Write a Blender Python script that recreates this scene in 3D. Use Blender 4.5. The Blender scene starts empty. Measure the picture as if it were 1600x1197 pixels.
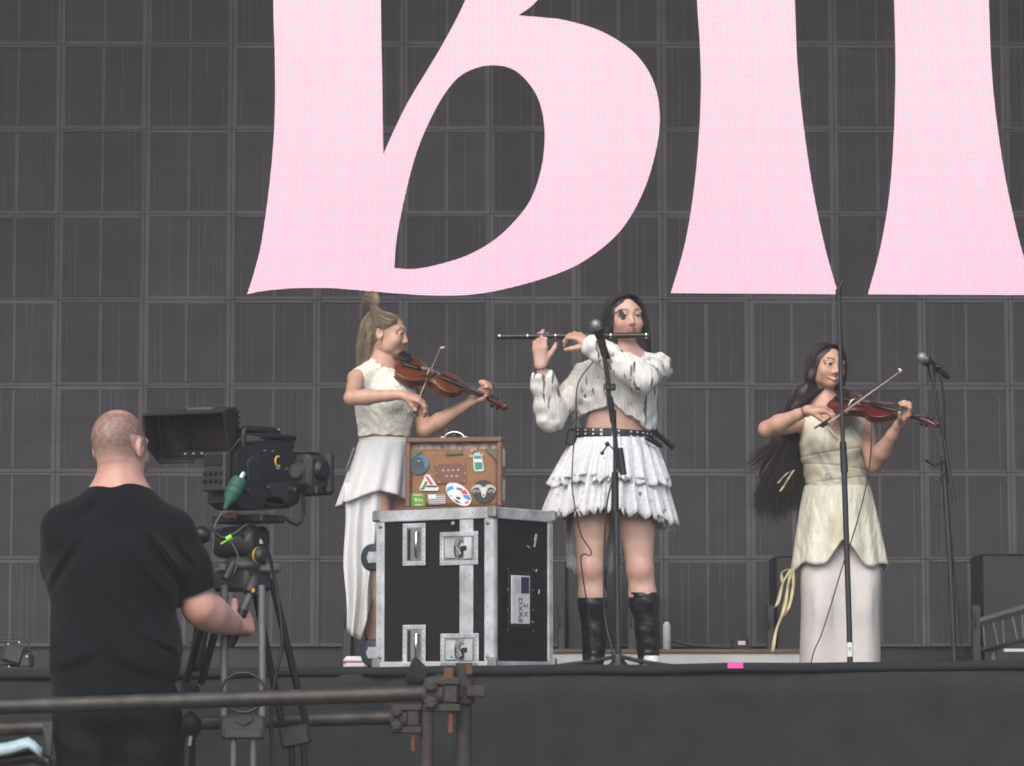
import bpy, math, random
import numpy as np
from mathutils import Vector, Matrix

SC = bpy.context.scene
COL = SC.collection
R_ = math.radians
rng = np.random.default_rng(7)
random.seed(7)

# ------------------------------------------------------------------ camera
F_PX, W_PX, H_PX, HORIZON = 4800.0, 1600.0, 1197.0, 1075.0
CAM_Z = 1.55
PITCH = math.atan((HORIZON - H_PX / 2) / F_PX)
cd = bpy.data.cameras.new('camera')
cd.sensor_width = 36.0
cd.lens = F_PX / W_PX * 36.0
cd.clip_end = 2000
cam = bpy.data.objects.new('camera', cd)
cam.location = (0, 0, CAM_Z)
cam.rotation_euler = (math.pi / 2 + PITCH, 0, 0)
COL.objects.link(cam)
SC.camera = cam

# ------------------------------------------------------------------ world, sun, exposure
SUN_EL, SUN_AZ = 42.0, 196.0      # azimuth: 180 = behind the camera
w = bpy.data.worlds.new('World'); SC.world = w; w.use_nodes = True
nt = w.node_tree; nt.nodes.clear()
sky = nt.nodes.new('ShaderNodeTexSky'); sky.sky_type = 'NISHITA'; sky.sun_disc = False
sky.sun_elevation = R_(SUN_EL); sky.sun_rotation = R_(SUN_AZ)
sky.dust_density = 3.2; sky.air_density = 1.0; sky.ozone_density = 1.0
bg = nt.nodes.new('ShaderNodeBackground'); bg.inputs[1].default_value = 0.15
wo = nt.nodes.new('ShaderNodeOutputWorld')
nt.links.new(sky.outputs[0], bg.inputs[0]); nt.links.new(bg.outputs[0], wo.inputs[0])
sd = bpy.data.lights.new('sun', 'SUN'); sd.energy = 1.2; sd.angle = R_(60); sd.color = (1.0, .98, .965)
sun = bpy.data.objects.new('sun', sd)
az, el = R_(SUN_AZ), R_(SUN_EL)
sdir = Vector((math.sin(az) * math.cos(el), math.cos(az) * math.cos(el), math.sin(el)))
sun.rotation_euler = (-sdir).to_track_quat('-Z', 'Y').to_euler()
sun.location = (0, -5, 20)
COL.objects.link(sun)
SC.view_settings.view_transform = 'Standard'; SC.view_settings.look = 'None'
SC.view_settings.gamma = 1.0; SC.view_settings.use_curve_mapping = False
SC.view_settings.exposure = 0.72
try:
    SC.cycles.use_denoising = True; SC.cycles.denoiser = 'OPENIMAGEDENOISE'
    SC.cycles.max_bounces = 6; SC.cycles.transparent_max_bounces = 12
    SC.cycles.sample_clamp_indirect = 4; SC.cycles.volume_bounces = 1; SC.cycles.filter_width = 1.8
except Exception:
    pass

_f = Vector((0, math.cos(PITCH), math.sin(PITCH))); _u = Vector((0, -math.sin(PITCH), math.cos(PITCH)))
def P(px, py, Y):
    """the point at distance Y (metres in front of the camera) that the photograph shows at pixel px, py"""
    d = Vector((1, 0, 0)) * ((px - W_PX / 2) / F_PX) + _u * ((H_PX / 2 - py) / F_PX) + _f
    d *= Y / d.y
    return Vector((d.x, d.y, d.z + CAM_Z))

# ------------------------------------------------------------------ colours and materials
def lin(h):
    h = h.lstrip('#'); c = [int(h[i:i + 2], 16) / 255 for i in (0, 2, 4)]
    return tuple(x / 12.92 if x <= .04045 else ((x + .055) / 1.055) ** 2.4 for x in c)
MATS = {}
def mat(name, col, rough=.6, metal=0.0, var=.12, scale=30, bump=0.0, bscale=None, attr=False, alpha=1.0, sss=0.0,
        sheen=0.0, spec=.5, stretch=(1, 1, 1), emit=None, col2=None, thr=(.4, .6)):
    if name in MATS: return MATS[name]
    if isinstance(col, str): col = lin(col)
    if isinstance(col2, str): col2 = lin(col2)
    m = bpy.data.materials.new(name); m.use_nodes = True
    n, l = m.node_tree.nodes, m.node_tree.links
    b = n['Principled BSDF']
    b.inputs['Roughness'].default_value = rough; b.inputs['Metallic'].default_value = metal
    b.inputs['Specular IOR Level'].default_value = spec
    if alpha < 1: b.inputs['Alpha'].default_value = alpha
    if sss:
        b.inputs['Subsurface Weight'].default_value = sss
        b.inputs['Subsurface Radius'].default_value = (.012, .005, .003); b.inputs['Subsurface Scale'].default_value = 1.0
    if sheen: b.inputs['Sheen Weight'].default_value = sheen
    tc = n.new('ShaderNodeTexCoord'); mp = n.new('ShaderNodeMapping'); mp.inputs['Scale'].default_value = stretch
    l.new(tc.outputs['Object'], mp.inputs[0])
    no = n.new('ShaderNodeTexNoise'); no.inputs['Scale'].default_value = scale; no.inputs['Detail'].default_value = 5
    l.new(mp.outputs[0], no.inputs['Vector'])
    mx = n.new('ShaderNodeMix'); mx.data_type = 'RGBA'; mx.blend_type = 'MIX'
    rp = n.new('ShaderNodeMapRange'); rp.inputs['From Min'].default_value = thr[0] - .1; rp.inputs['From Max'].default_value = thr[1] + .1
    l.new(no.outputs[0], rp.inputs[0]); l.new(rp.outputs[0], mx.inputs['Factor'])
    if attr:
        at = n.new('ShaderNodeAttribute'); at.attribute_name = 'Col'
        hs = n.new('ShaderNodeHueSaturation'); hs.inputs['Value'].default_value = 1 - var
        l.new(at.outputs['Color'], hs.inputs['Color']); l.new(hs.outputs[0], mx.inputs['A']); l.new(at.outputs['Color'], mx.inputs['B'])
    else:
        c2 = col2 if col2 else tuple(x * (1 - var) for x in col)
        mx.inputs['A'].default_value = (*c2, 1); mx.inputs['B'].default_value = (*(x * (1 + (0 if col2 else var * .6)) for x in col), 1)
    l.new(mx.outputs['Result'], b.inputs['Base Color'])
    if bump:
        n2 = n.new('ShaderNodeTexNoise'); n2.inputs['Scale'].default_value = bscale or scale * 3; n2.inputs['Detail'].default_value = 4
        l.new(mp.outputs[0], n2.inputs['Vector'])
        bp = n.new('ShaderNodeBump'); bp.inputs['Strength'].default_value = 1.0; bp.inputs['Distance'].default_value = bump
        l.new(n2.outputs[0], bp.inputs['Height']); l.new(bp.outputs[0], b.inputs['Normal'])
    if emit:
        b.inputs['Emission Color'].default_value = (*emit[0], 1); b.inputs['Emission Strength'].default_value = emit[1]
    MATS[name] = m
    return m

# ------------------------------------------------------------------ object helpers
def tag(o, label, cat, group=None):
    o['label'] = label; o['category'] = cat
    if group: o['group'] = group
    return o
def thing(name, loc, label, cat, group=None):
    o = bpy.data.objects.new(name, None); o.location = loc; o.empty_display_size = .1
    COL.objects.link(o); return tag(o, label, cat, group)
def link(name, me, parent=None):
    o = bpy.data.objects.new(name, me); COL.objects.link(o)
    if parent is not None:
        o.parent = parent
        if parent.type == 'EMPTY': o.location = -parent.location
    return o
class MB:
    """collects shapes in world coordinates; build() links them as one mesh object"""
    def __init__(s): s.v = []; s.f = []; s.mi = []; s.cur = 0; s.sm = []
    def add(s, vs, fs, smooth=False):
        o = len(s.v); s.v += [tuple(x) for x in vs]; s.f += [tuple(o + i for i in f) for f in fs]
        s.mi += [s.cur] * len(fs); s.sm += [smooth] * len(fs); return s
    def box(s, c, size, R=None, bev=0.0):
        hx, hy, hz = (x / 2 for x in size); c = Vector(c)
        if bev <= 0:
            vs = [Vector((x, y, z)) for x in (-hx, hx) for y in (-hy, hy) for z in (-hz, hz)]
            fs = [(0, 1, 3, 2), (4, 6, 7, 5), (0, 4, 5, 1), (2, 3, 7, 6), (0, 2, 6, 4), (1, 5, 7, 3)]
        else:
            b = min(bev, hx * .9, hy * .9, hz * .9); vs = []; idx = {}
            for ax in range(3):
                for x in (-1, 1):
                    for y in (-1, 1):
                        for z in (-1, 1):
                            d = [hx - b, hy - b, hz - b]; d[ax] += b
                            idx[(ax, x, y, z)] = len(vs); vs.append(Vector((x * d[0], y * d[1], z * d[2])))
            fs = []
            for ax in range(3):
                o1, o2 = [(1, 2), (2, 0), (0, 1)][ax]
                for sg in (-1, 1):
                    q = []
                    for a, bb in ((-1, -1), (1, -1), (1, 1), (-1, 1)):
                        k = [0, 0, 0]; k[ax] = sg; k[o1] = a; k[o2] = bb; q.append(idx[(ax, *k)])
                    fs.append(q if sg > 0 else q[::-1])
                for a in (-1, 1):
                    for bb in (-1, 1):
                        q = []
                        for (axx, t) in ((o1, -1), (o1, 1), (o2, 1), (o2, -1)):
                            k = [0, 0, 0]; k[ax] = t; k[o1] = a; k[o2] = bb; q.append(idx[(axx, *k)])
                        fs.append(q if a * bb > 0 else q[::-1])
            for x in (-1, 1):
                for y in (-1, 1):
                    for z in (-1, 1):
                        q = [idx[(0, x, y, z)], idx[(1, x, y, z)], idx[(2, x, y, z)]]
                        fs.append(q if x * y * z > 0 else q[::-1])
        if R is not None: vs = [R @ v for v in vs]
        return s.add([v + c for v in vs], fs)
    def tube(s, pts, r, n=8, caps=True, smooth=True, up=None):
        pts = [Vector(p) for p in pts]; m = len(pts)
        rs = r if isinstance(r, (list, tuple)) else [r] * m
        vs = []; T0 = None; N = None
        for i, p in enumerate(pts):
            T = (pts[min(i + 1, m - 1)] - pts[max(i - 1, 0)])
            T = T.normalized() if T.length > 1e-9 else (T0 or Vector((0, 0, 1)))
            if N is None:
                a = up or (Vector((0, 0, 1)) if abs(T.z) < .9 else Vector((1, 0, 0)))
                N = (a - T * a.dot(T)).normalized()
            else:
                N = (N - T * N.dot(T)); N = N.normalized() if N.length > 1e-6 else T.orthogonal().normalized()
            B = T.cross(N); T0 = T
            for k in range(n):
                an = 2 * math.pi * k / n
                vs.append(p + (N * math.cos(an) + B * math.sin(an)) * rs[i])
        fs = [(i * n + k, i * n + (k + 1) % n, (i + 1) * n + (k + 1) % n, (i + 1) * n + k) for i in range(m - 1) for k in range(n)]
        s.add(vs, fs, smooth)
        if caps:
            s.add(vs[:n], [tuple(range(n))[::-1]]); s.add(vs[-n:], [tuple(range(n))])
        return s
    def cyl(s, a, b, r, r2=None, n=16): return s.tube([a, b], [r, r if r2 is None else r2], n)
    def lathe(s, c, axis, prof, n=20, smooth=True):
        """prof: list of (distance along axis, radius)"""
        axis = Vector(axis).normalized(); c = Vector(c)
        N = axis.orthogonal().normalized(); B = axis.cross(N); vs = []
        for t, r in prof:
            for k in range(n):
                an = 2 * math.pi * k / n
                vs.append(c + axis * t + (N * math.cos(an) + B * math.sin(an)) * r)
        m = len(prof)
        fs = [(i * n + k, i * n + (k + 1) % n, (i + 1) * n + (k + 1) % n, (i + 1) * n + k) for i in range(m - 1) for k in range(n)]
        s.add(vs, fs, smooth)
        s.add(vs[:n], [tuple(range(n))[::-1]]); s.add(vs[-n:], [tuple(range(n))]); return s
    def ball(s, c, r, n=12): 
        return s.lathe(c, (0, 0, 1), [(-r * math.cos(math.pi * (i + .02) / (n + .04)), max(1e-4, r * math.sin(math.pi * (i + .02) / (n + .04)))) for i in range(n + 1)], n=n + 4)
    def prism(s, pts2, o, ex, ey, depth):
        """polygon pts2 in the plane (o, ex, ey), given thickness along ex x ey"""
        from mathutils.geometry import tessellate_polygon
        o, ex, ey = Vector(o), Vector(ex), Vector(ey); nn = ex.cross(ey).normalized() * depth
        q = [o + ex * a + ey * b for a, b in pts2]; m = len(q)
        ar = sum(pts2[i][0] * pts2[(i + 1) % m][1] - pts2[(i + 1) % m][0] * pts2[i][1] for i in range(m))
        tri = tessellate_polygon([[Vector((a, b, 0)) for a, b in pts2]])
        fs = []
        for t in tri:
            a, b, c_ = (pts2[i] for i in t)
            pos = (b[0] - a[0]) * (c_[1] - a[1]) - (c_[0] - a[0]) * (b[1] - a[1]) > 0
            t = tuple(t) if pos else tuple(t)[::-1]
            fs.append(tuple(i + m for i in t)); fs.append(t[::-1])
        for i in range(m):
            j = (i + 1) % m
            fs.append((i, j, j + m, i + m) if ar > 0 else (j, i, i + m, j + m))
        return s.add(q + [p + nn for p in q], fs)
    def grid(s, A, closed_u=False, smooth=True):
        """A[u][v] = point"""
        nu, nv = len(A), len(A[0]); vs = [p for row in A for p in row]; fs = []
        for i in range(nu if closed_u else nu - 1):
            for j in range(nv - 1):
                fs.append((i * nv + j, ((i + 1) % nu) * nv + j, ((i + 1) % nu) * nv + j + 1, i * nv + j + 1))
        return s.add(vs, fs, smooth)
    def build(s, name, mats, parent=None, solid=0.0):
        me = bpy.data.meshes.new(name); me.from_pydata(s.v, [], s.f)
        ms = mats if isinstance(mats, (list, tuple)) else [mats]
        for m in ms: me.materials.append(m)
        me.polygons.foreach_set('material_index', s.mi); me.polygons.foreach_set('use_smooth', s.sm); me.update()
        o = link(name, me, parent)
        if solid:
            md = o.modifiers.new('thick', 'SOLIDIFY'); md.thickness = solid; md.offset = 0
        return o
def struct(o, kind='structure'): o['kind'] = kind; return o
def frame(fwd, up=(0, 0, 1)):
    """3x3 with columns right, forward, up"""
    f = Vector(fwd).normalized(); r = f.cross(Vector(up)).normalized(); u = r.cross(f)
    return Matrix((r, f, u)).transposed()
def smooth_path(pts, n=8):
    pts = [Vector(p) for p in pts]; out = []
    for i in range(len(pts) - 1):
        p0, p1, p2, p3 = pts[max(i - 1, 0)], pts[i], pts[i + 1], pts[min(i + 2, len(pts) - 1)]
        for k in range(n):
            t = k / n
            out.append(.5 * ((2 * p1) + (p2 - p0) * t + (2 * p0 - 5 * p1 + 4 * p2 - p3) * t * t + (3 * p1 - p0 - 3 * p2 + p3) * t ** 3))
    out.append(pts[-1]); return out

# ------------------------------------------------------------------ smooth bodies: distance field -> one continuous mesh
class Body:
    def __init__(s, h=.0035): s.h = h; s.p = []; s.clips = []; s.disp = None; s.pad = .02
    def cap(s, a, b, ra, rb=None, k=.02, sq=None, col=None, sub=False):
        a, b = np.array(a, float), np.array(b, float); rb = ra if rb is None else rb
        s.p.append(dict(t='c', a=a, b=b, ra=ra, rb=rb, k=k, sq=None if sq is None else (np.array(Vector(sq[0]).normalized()), sq[1]), col=col, sub=sub)); return s
    def chain(s, pts, rs, k=.02, sq=None, col=None):
        for i in range(len(pts) - 1): s.cap(pts[i], pts[i + 1], rs[i], rs[i + 1], k, sq, col)
        return s
    def ell(s, c, r, R=None, k=.02, col=None, sub=False):
        s.p.append(dict(t='e', c=np.array(c, float), r=np.array(r, float), R=np.eye(3) if R is None else np.array(R, float), k=k, col=col, sub=sub)); return s
    def dist(s, q, X, Y, Z):
        if q['t'] == 'c':
            a, ba = q['a'], q['b'] - q['a']; px, py, pz = X - a[0], Y - a[1], Z - a[2]; sc = 1.0
            if q['sq'] is not None:
                n, sq = q['sq']; g = (1 / sq - 1); dn = (px * n[0] + py * n[1] + pz * n[2]) * g
                px, py, pz = px + n[0] * dn, py + n[1] * dn, pz + n[2] * dn
                ba = ba + n * (ba @ n) * g; sc = min(1.0, sq)
            L = max(ba @ ba, 1e-9); t = np.clip((px * ba[0] + py * ba[1] + pz * ba[2]) / L, 0, 1)
            d = np.sqrt((px - t * ba[0]) ** 2 + (py - t * ba[1]) ** 2 + (pz - t * ba[2]) ** 2) - (q['ra'] + (q['rb'] - q['ra']) * t)
            return d * sc
        c, R, r = q['c'], q['R'], q['r']; px, py, pz = X - c[0], Y - c[1], Z - c[2]
        l = [px * R[0, i] + py * R[1, i] + pz * R[2, i] for i in range(3)]      # columns of R are the axes
        k0 = np.sqrt(sum((l[i] / r[i]) ** 2 for i in range(3))); k1 = np.sqrt(sum((l[i] / r[i] ** 2) ** 2 for i in range(3))) + 1e-9
        return k0 * (k0 - 1) / k1
    def bounds(s, q, m):
        if q['t'] == 'c':
            r = max(q['ra'], q['rb']) * (max(1, q['sq'][1]) if q['sq'] is not None else 1) + m
            return np.minimum(q['a'], q['b']) - r, np.maximum(q['a'], q['b']) + r
        r = q['r'].max() + m; return q['c'] - r, q['c'] + r
    def build(s, name, material, parent=None, base='#c08a70', colfn=None, smooth_it=1):
        h = s.h; bl = [s.bounds(q, s.pad) for q in s.p if not q['sub']]
        lo = np.min([b[0] for b in bl], 0); hi = np.max([b[1] for b in bl], 0)
        n = np.ceil((hi - lo) / h).astype(int) + 1
        xs = [(lo[i] + h * np.arange(n[i])).astype(np.float32) for i in range(3)]
        D = np.full(n, .05, np.float32)
        for q in s.p:
            m = q['k'] + 2 * h; b0, b1 = s.bounds(q, m)
            i0 = np.clip(((b0 - lo) / h).astype(int), 0, n); i1 = np.clip(((b1 - lo) / h).astype(int) + 2, 0, n)
            if (i1 <= i0).any(): continue
            sl = tuple(slice(i0[i], i1[i]) for i in range(3))
            d = s.dist(q, xs[0][sl[0]][:, None, None], xs[1][sl[1]][None, :, None], xs[2][sl[2]][None, None, :]).astype(np.float32)
            A = D[sl]; k = q['k']
            if q['sub']:
                hh = np.maximum(k - np.abs(A + d), 0) / k; D[sl] = np.maximum(A, -d) + hh * hh * k * .25
            else:
                hh = np.maximum(k - np.abs(A - d), 0) / k; D[sl] = np.minimum(A, d) - hh * hh * k * .25
        X, Y, Z = xs[0][:, None, None], xs[1][None, :, None], xs[2][None, None, :]
        if s.disp is not None: D = D + s.disp(X, Y, Z).astype(np.float32)
        for c in s.clips: D = np.maximum(D, c(X, Y, Z).astype(np.float32))
        V, Fq = nets(D, lo, h)
        for _ in range(smooth_it): V = relax(V, Fq)
        me = bpy.data.meshes.new(name)
        me.vertices.add(len(V)); me.vertices.foreach_set('co', V.astype(np.float32).ravel())
        me.loops.add(Fq.size); me.loops.foreach_set('vertex_index', Fq.ravel().astype(np.int32))
        me.polygons.add(len(Fq)); me.polygons.foreach_set('loop_start', np.arange(0, Fq.size, 4, dtype=np.int32))
        me.polygons.foreach_set('loop_total', np.full(len(Fq), 4, np.int32))
        me.polygons.foreach_set('use_smooth', np.ones(len(Fq), bool)); me.update(calc_edges=True); me.validate()
        C = np.ones((len(V), 4), np.float32); C[:, :3] = lin(base) if isinstance(base, str) else base
        best = np.full(len(V), 1e3)
        x, y, z = V[:, 0], V[:, 1], V[:, 2]
        for q in s.p:
            if q['sub']: continue
            b0, b1 = s.bounds(q, .03); mk = np.all((V > b0) & (V < b1), 1)
            if not mk.any(): continue
            d = s.dist(q, x[mk], y[mk], z[mk]); ii = np.nonzero(mk)[0]; bt = d < best[ii]
            best[ii[bt]] = d[bt]; cc = q['col'] or base
            C[ii[bt], :3] = lin(cc) if isinstance(cc, str) else cc
        if colfn is not None: colfn(V, C)
        at = me.color_attributes.new('Col', 'FLOAT_COLOR', 'POINT'); at.data.foreach_set('color', C.ravel())
        me.materials.append(material)
        return link(name, me, parent)
def nets(D, lo, h):
    S = (D < 0); n = D.shape
    c = np.zeros((n[0] - 1, n[1] - 1, n[2] - 1), np.uint8)
    co = [(a, b, d) for a in (0, 1) for b in (0, 1) for d in (0, 1)]
    for a, b, d in co: c += S[a:n[0] - 1 + a, b:n[1] - 1 + b, d:n[2] - 1 + d]
    act = np.argwhere((c > 0) & (c < 8)); idx = np.full(c.shape, -1, np.int32)
    idx[tuple(act.T)] = np.arange(len(act))
    acc = np.zeros((len(act), 3)); cnt = np.zeros(len(act))
    val = {k: D[act[:, 0] + k[0], act[:, 1] + k[1], act[:, 2] + k[2]] for k in co}
    for k in co:
        for ax in range(3):
            if k[ax]: continue
            k2 = list(k); k2[ax] = 1; a, b = val[k], val[tuple(k2)]
            m = (a < 0) != (b < 0); t = a[m] / (a[m] - b[m] + 1e-12)
            p = np.tile(np.array(k, float), (m.sum(), 1)); p[:, ax] += t
            acc[m] += p; cnt[m] += 1
    V = lo + h * (act + acc / cnt[:, None]); Q = []
    for ax in range(3):
        o1, o2 = [(1, 2), (2, 0), (0, 1)][ax]
        s0 = [slice(1, n[i] - 1) for i in range(3)]; s1 = list(s0); s0[ax] = slice(0, n[ax] - 1); s1[ax] = slice(1, n[ax])
        A, B = S[tuple(s0)], S[tuple(s1)]
        e = np.argwhere(A != B); off = np.array([1, 1, 1]); off[ax] = 0; e2 = e + off
        if not len(e): continue
        g = []
        for a, b in ((-1, -1), (0, -1), (0, 0), (-1, 0)):
            q = e2.copy(); q[:, o1] += a; q[:, o2] += b; g.append(idx[tuple(q.T)])
        g = np.stack(g, 1); fl = ~A[tuple(e.T)]; g[fl] = g[fl][:, ::-1]; Q.append(g)
    return V, np.concatenate(Q)
def relax(V, Q):
    A = np.zeros_like(V); c = np.zeros(len(V))
    for i in range(4):
        a, b = Q[:, i], Q[:, (i + 1) % 4]
        for ax in range(3): A[:, ax] += np.bincount(a, V[b, ax], len(V)) + np.bincount(b, V[a, ax], len(V))
        c += np.bincount(a, minlength=len(V)) + np.bincount(b, minlength=len(V))
    return V * .5 + .5 * A / np.maximum(c, 1)[:, None]

# ================================================================== THE SETTING
LIP_Y = 12.0
HAZE = .0038
def lip_z(x): return 1.636 + x * .0095
DECK, RISER = 1.40, 1.632

m_black = mat('black_cloth', '#272a2b', .95, var=.22, scale=7, bump=.012, bscale=11, spec=.15, sheen=.1)
m_deck = mat('deck_black', '#26262a', .8, var=.25, scale=5)
m_ground = mat('asphalt', '#4a4a48', .95, var=.3, scale=40, bump=.004)
m_dark = mat('dark_plastic', '#17181a', .45, var=.2, scale=20)
m_dark2 = mat('dark_metal', '#1d1e20', .4, metal=.5, var=.2, scale=25)
m_char = mat('charcoal_paint', '#2c2d30', .55, var=.2, scale=12)
m_grey = mat('grey_paint', '#55575a', .5, var=.2, scale=14)
m_alu = mat('aluminium', '#c2c6c9', .42, metal=.45, var=.36, scale=13, bump=.0006, bscale=120)
m_chrome = mat('bright_steel', '#c8c8c8', .25, metal=1, var=.1)
m_white = mat('white_paint', '#c9cbc9', .6, var=.15, scale=8)
m_wood = mat('raw_ply', '#7a6450', .8, var=.3, scale=12, stretch=(1, 6, 6))
m_roof = mat('roof_skin', '#3a3a3c', .9, var=.2, scale=2)

m = MB(); m.box((0, 5, -.05), (90, 120, .1)); struct(m.build('ground', m_ground))
m = MB(); m.box((0, 16.1, DECK - .06), (15, 8, .12)); struct(m.build('stage_floor', m_deck))
for sx, nm in ((-1, 'unseen_wall_left'), (1, 'unseen_wall_right')):
    m = MB(); m.box((sx * 8.2, 16.2, 4.6), (.2, 8.6, 9.2)); struct(m.build(nm, m_black))  # side walls out of view, added so light enters only from the front
m = MB(); m.box((0, 20.3, 4.6), (16.6, .2, 9.2)); struct(m.build('wall_back', m_black))
m = MB(); m.box((0, 15.6, 9.35), (16.8, 9.8, .3)); struct(m.build('unseen_stage_roof', m_roof))  # unseen roof, added to block light from above the performers

# risers
t = thing('stage_riser', (-.9, 13.4, DECK), 'low black riser under the road case and flute player', 'riser')
m = MB(); m.box((-.95, 13.35, RISER - .02), (3.4, 2.3, .04)); m.build('deck_board', m_deck, t)
for x in (-2.5, .6):
    for y in (12.4, 14.3):
        m = MB(); m.box((x, y, (DECK + RISER - .04) / 2), (.06, .06, RISER - .04 - DECK)); m.build('leg', m_grey, t)
rz0, rz1 = 1.655, 1.716
t = thing('stage_riser', (.46, 15.9, DECK), 'white-edged riser with plywood top behind the flute player', 'riser')
m = MB(); m.box((.46, 15.9, rz1 - .03), (1.9, 1.8, .065), bev=.004); m.build('fascia', m_white, t)
m = MB(); m.box((.46, 15.9, rz1 + .0135), (1.92, 1.82, .017)); m.build('deck_board', m_wood, t)
for x in (-.4, 1.3):
    for y in (15.1, 16.7):
        m = MB(); m.box((x, y, (DECK + rz1 - .065) / 2), (.06, .06, rz1 - .065 - DECK)); m.build('leg', m_grey, t)

# black cloth skirt hung along the stage edge
t = thing('stage_skirt', (0, LIP_Y, 0), 'black cloth skirt hanging along the front edge of the stage', 'drape')
A = []
N = 420
for i in range(N + 1):
    x = -6.5 + 13 * i / N; row = []
    zt = lip_z(x) - .028
    for j in range(17):
        v = j / 16; z = zt * (1 - v)
        y = LIP_Y - .012 + .012 * math.sin(x * 2.1 + 1.3 * math.sin(x * .9) + v * 1.2) * (.3 + v) + .006 * math.sin(x * 7 + 3 * v + math.sin(3 * x)) * v
        y += .012 * math.exp(-((x + .50 + .3 * v) / .035) ** 2) - .014 * math.exp(-((x + .62 + .1 * v) / .05) ** 2) - .012 * math.exp(-((x + .28 - .2 * v) / .06) ** 2)
        row.append((x, y, z))
    A.append(row)
m = MB(); m.grid(A); m.build('cloth', m_black, t, solid=.004)
A = []
for i in range(N + 1):
    x = -6.5 + 13 * i / N; zt = lip_z(x) + .0022 * math.sin(x * 9) * math.sin(x * 2.3)
    yy = LIP_Y - .02 + .004 * math.sin(x * 5)
    A.append([(x, yy, zt - .036), (x, yy - .006, zt - .02), (x, yy + .002, zt - .003), (x, yy + .03, zt), (x, yy + .1, zt)])
m = MB(); m.grid(A); m.build('hem', mat('black_webbing', '#232527', .9, var=.15, scale=20, spec=.2), t, solid=.004)
m = MB(); m.box((0, LIP_Y + .07, DECK + .09), (13, .06, .24)); m.build('rail', m_deck, t)
for px0, w, hgt, lean in ((646, .07, .05, .03),):
    c = P(px0, 1046, LIP_Y - .04); A = []
    for i in range(9):
        u = i / 8 - .5; A.append([(c.x + u * w + lean * v, c.y - .012 - .01 * math.sin(v * 3 + u * 4), lip_z(c.x) - .06 + (hgt + .05) * v * (1 - .7 * abs(u + .3))) for v in (0, .3, .6, 1)])
    m = MB(); m.grid(A); m.build('loose_flap', m_black, t, solid=.004)

# ------------------------------------------------------------------ LED screen
SY = 18.0; PIT = .51
def led_mat(name, ca, cb, emit=0.0):
    mm = bpy.data.materials.new(name); mm.use_nodes = True; n, l = mm.node_tree.nodes, mm.node_tree.links
    b = n['Principled BSDF']; b.inputs['Roughness'].default_value = .75; b.inputs['Specular IOR Level'].default_value = .2
    tc = n.new('ShaderNodeTexCoord'); sp = n.new('ShaderNodeSeparateXYZ'); l.new(tc.outputs['Object'], sp.inputs[0])
    k = 2 * math.pi / (PIT / 46); ss = []
    for ax in ('X', 'Z'):
        a = n.new('ShaderNodeMath'); a.operation = 'MULTIPLY'; a.inputs[1].default_value = k; l.new(sp.outputs[ax], a.inputs[0])
        c = n.new('ShaderNodeMath'); c.operation = 'SINE'; l.new(a.outputs[0], c.inputs[0]); ss.append(c)
    ad = n.new('ShaderNodeMath'); ad.operation = 'ADD'; l.new(ss[0].outputs[0], ad.inputs[0]); l.new(ss[1].outputs[0], ad.inputs[1])
    mr = n.new('ShaderNodeMapRange'); mr.inputs['From Min'].default_value = -.6; mr.inputs['From Max'].default_value = 1.2
    l.new(ad.outputs[0], mr.inputs[0])
    mx = n.new('ShaderNodeMix'); mx.data_type = 'RGBA'
    mx.inputs['A'].default_value = (*ca, 1); mx.inputs['B'].default_value = (*cb, 1); l.new(mr.outputs[0], mx.inputs['Factor'])
    # uneven dust and tone from module to module
    ob = n.new('ShaderNodeObjectInfo'); no = n.new('ShaderNodeTexNoise'); no.inputs['Scale'].default_value = 5
    va = n.new('ShaderNodeVectorMath'); va.operation = 'ADD'; l.new(tc.outputs['Object'], va.inputs[0]); l.new(ob.outputs['Location'], va.inputs[1]); l.new(va.outputs[0], no.inputs['Vector'])
    r2 = n.new('ShaderNodeMapRange'); r2.inputs['To Min'].default_value = .75; r2.inputs['To Max'].default_value = 1.25
    l.new(no.outputs[0], r2.inputs[0])
    vm = n.new('ShaderNodeVectorMath'); vm.operation = 'SCALE'; l.new(mx.outputs['Result'], vm.inputs[0])
    m3 = n.new('ShaderNodeMath'); m3.operation = 'MULTIPLY'; r3 = n.new('ShaderNodeMapRange'); r3.inputs['To Min'].default_value = .86; r3.inputs['To Max'].default_value = 1.14
    l.new(ob.outputs['Random'], r3.inputs[0]); l.new(r2.outputs[0], m3.inputs[0]); l.new(r3.outputs[0], m3.inputs[1])
    if emit:
        r2.inputs['To Min'].default_value = .95; r2.inputs['To Max'].default_value = 1.05; r3.inputs['To Min'].default_value = .99; r3.inputs['To Max'].default_value = 1.0
        no.inputs['Scale'].default_value = 1.2
    l.new(m3.outputs[0], vm.inputs['Scale'])
    if emit:
        mg = n.new('ShaderNodeMapRange'); mg.inputs['From Min'].default_value = 3.8; mg.inputs['From Max'].default_value = 5.4; l.new(sp.outputs['Z'], mg.inputs[0])
        mz_ = n.new('ShaderNodeMix'); mz_.data_type = 'RGBA'; mz_.inputs['A'].default_value = (1.0, .87, .96, 1); mz_.inputs['B'].default_value = (1.0, .98, .99, 1); l.new(mg.outputs[0], mz_.inputs['Factor'])
        mu = n.new('ShaderNodeMix'); mu.data_type = 'RGBA'; mu.blend_type = 'MULTIPLY'; mu.inputs['Factor'].default_value = 1; l.new(mx.outputs['Result'], mu.inputs['A']); l.new(mz_.outputs['Result'], mu.inputs['B']); l.new(mu.outputs['Result'], vm.inputs[0])
        b.inputs['Base Color'].default_value = (.02, .02, .02, 1)
        l.new(vm.outputs[0], b.inputs['Emission Color']); b.inputs['Emission Strength'].default_value = emit
    else: l.new(vm.outputs[0], b.inputs['Base Color'])
    return mm
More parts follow.
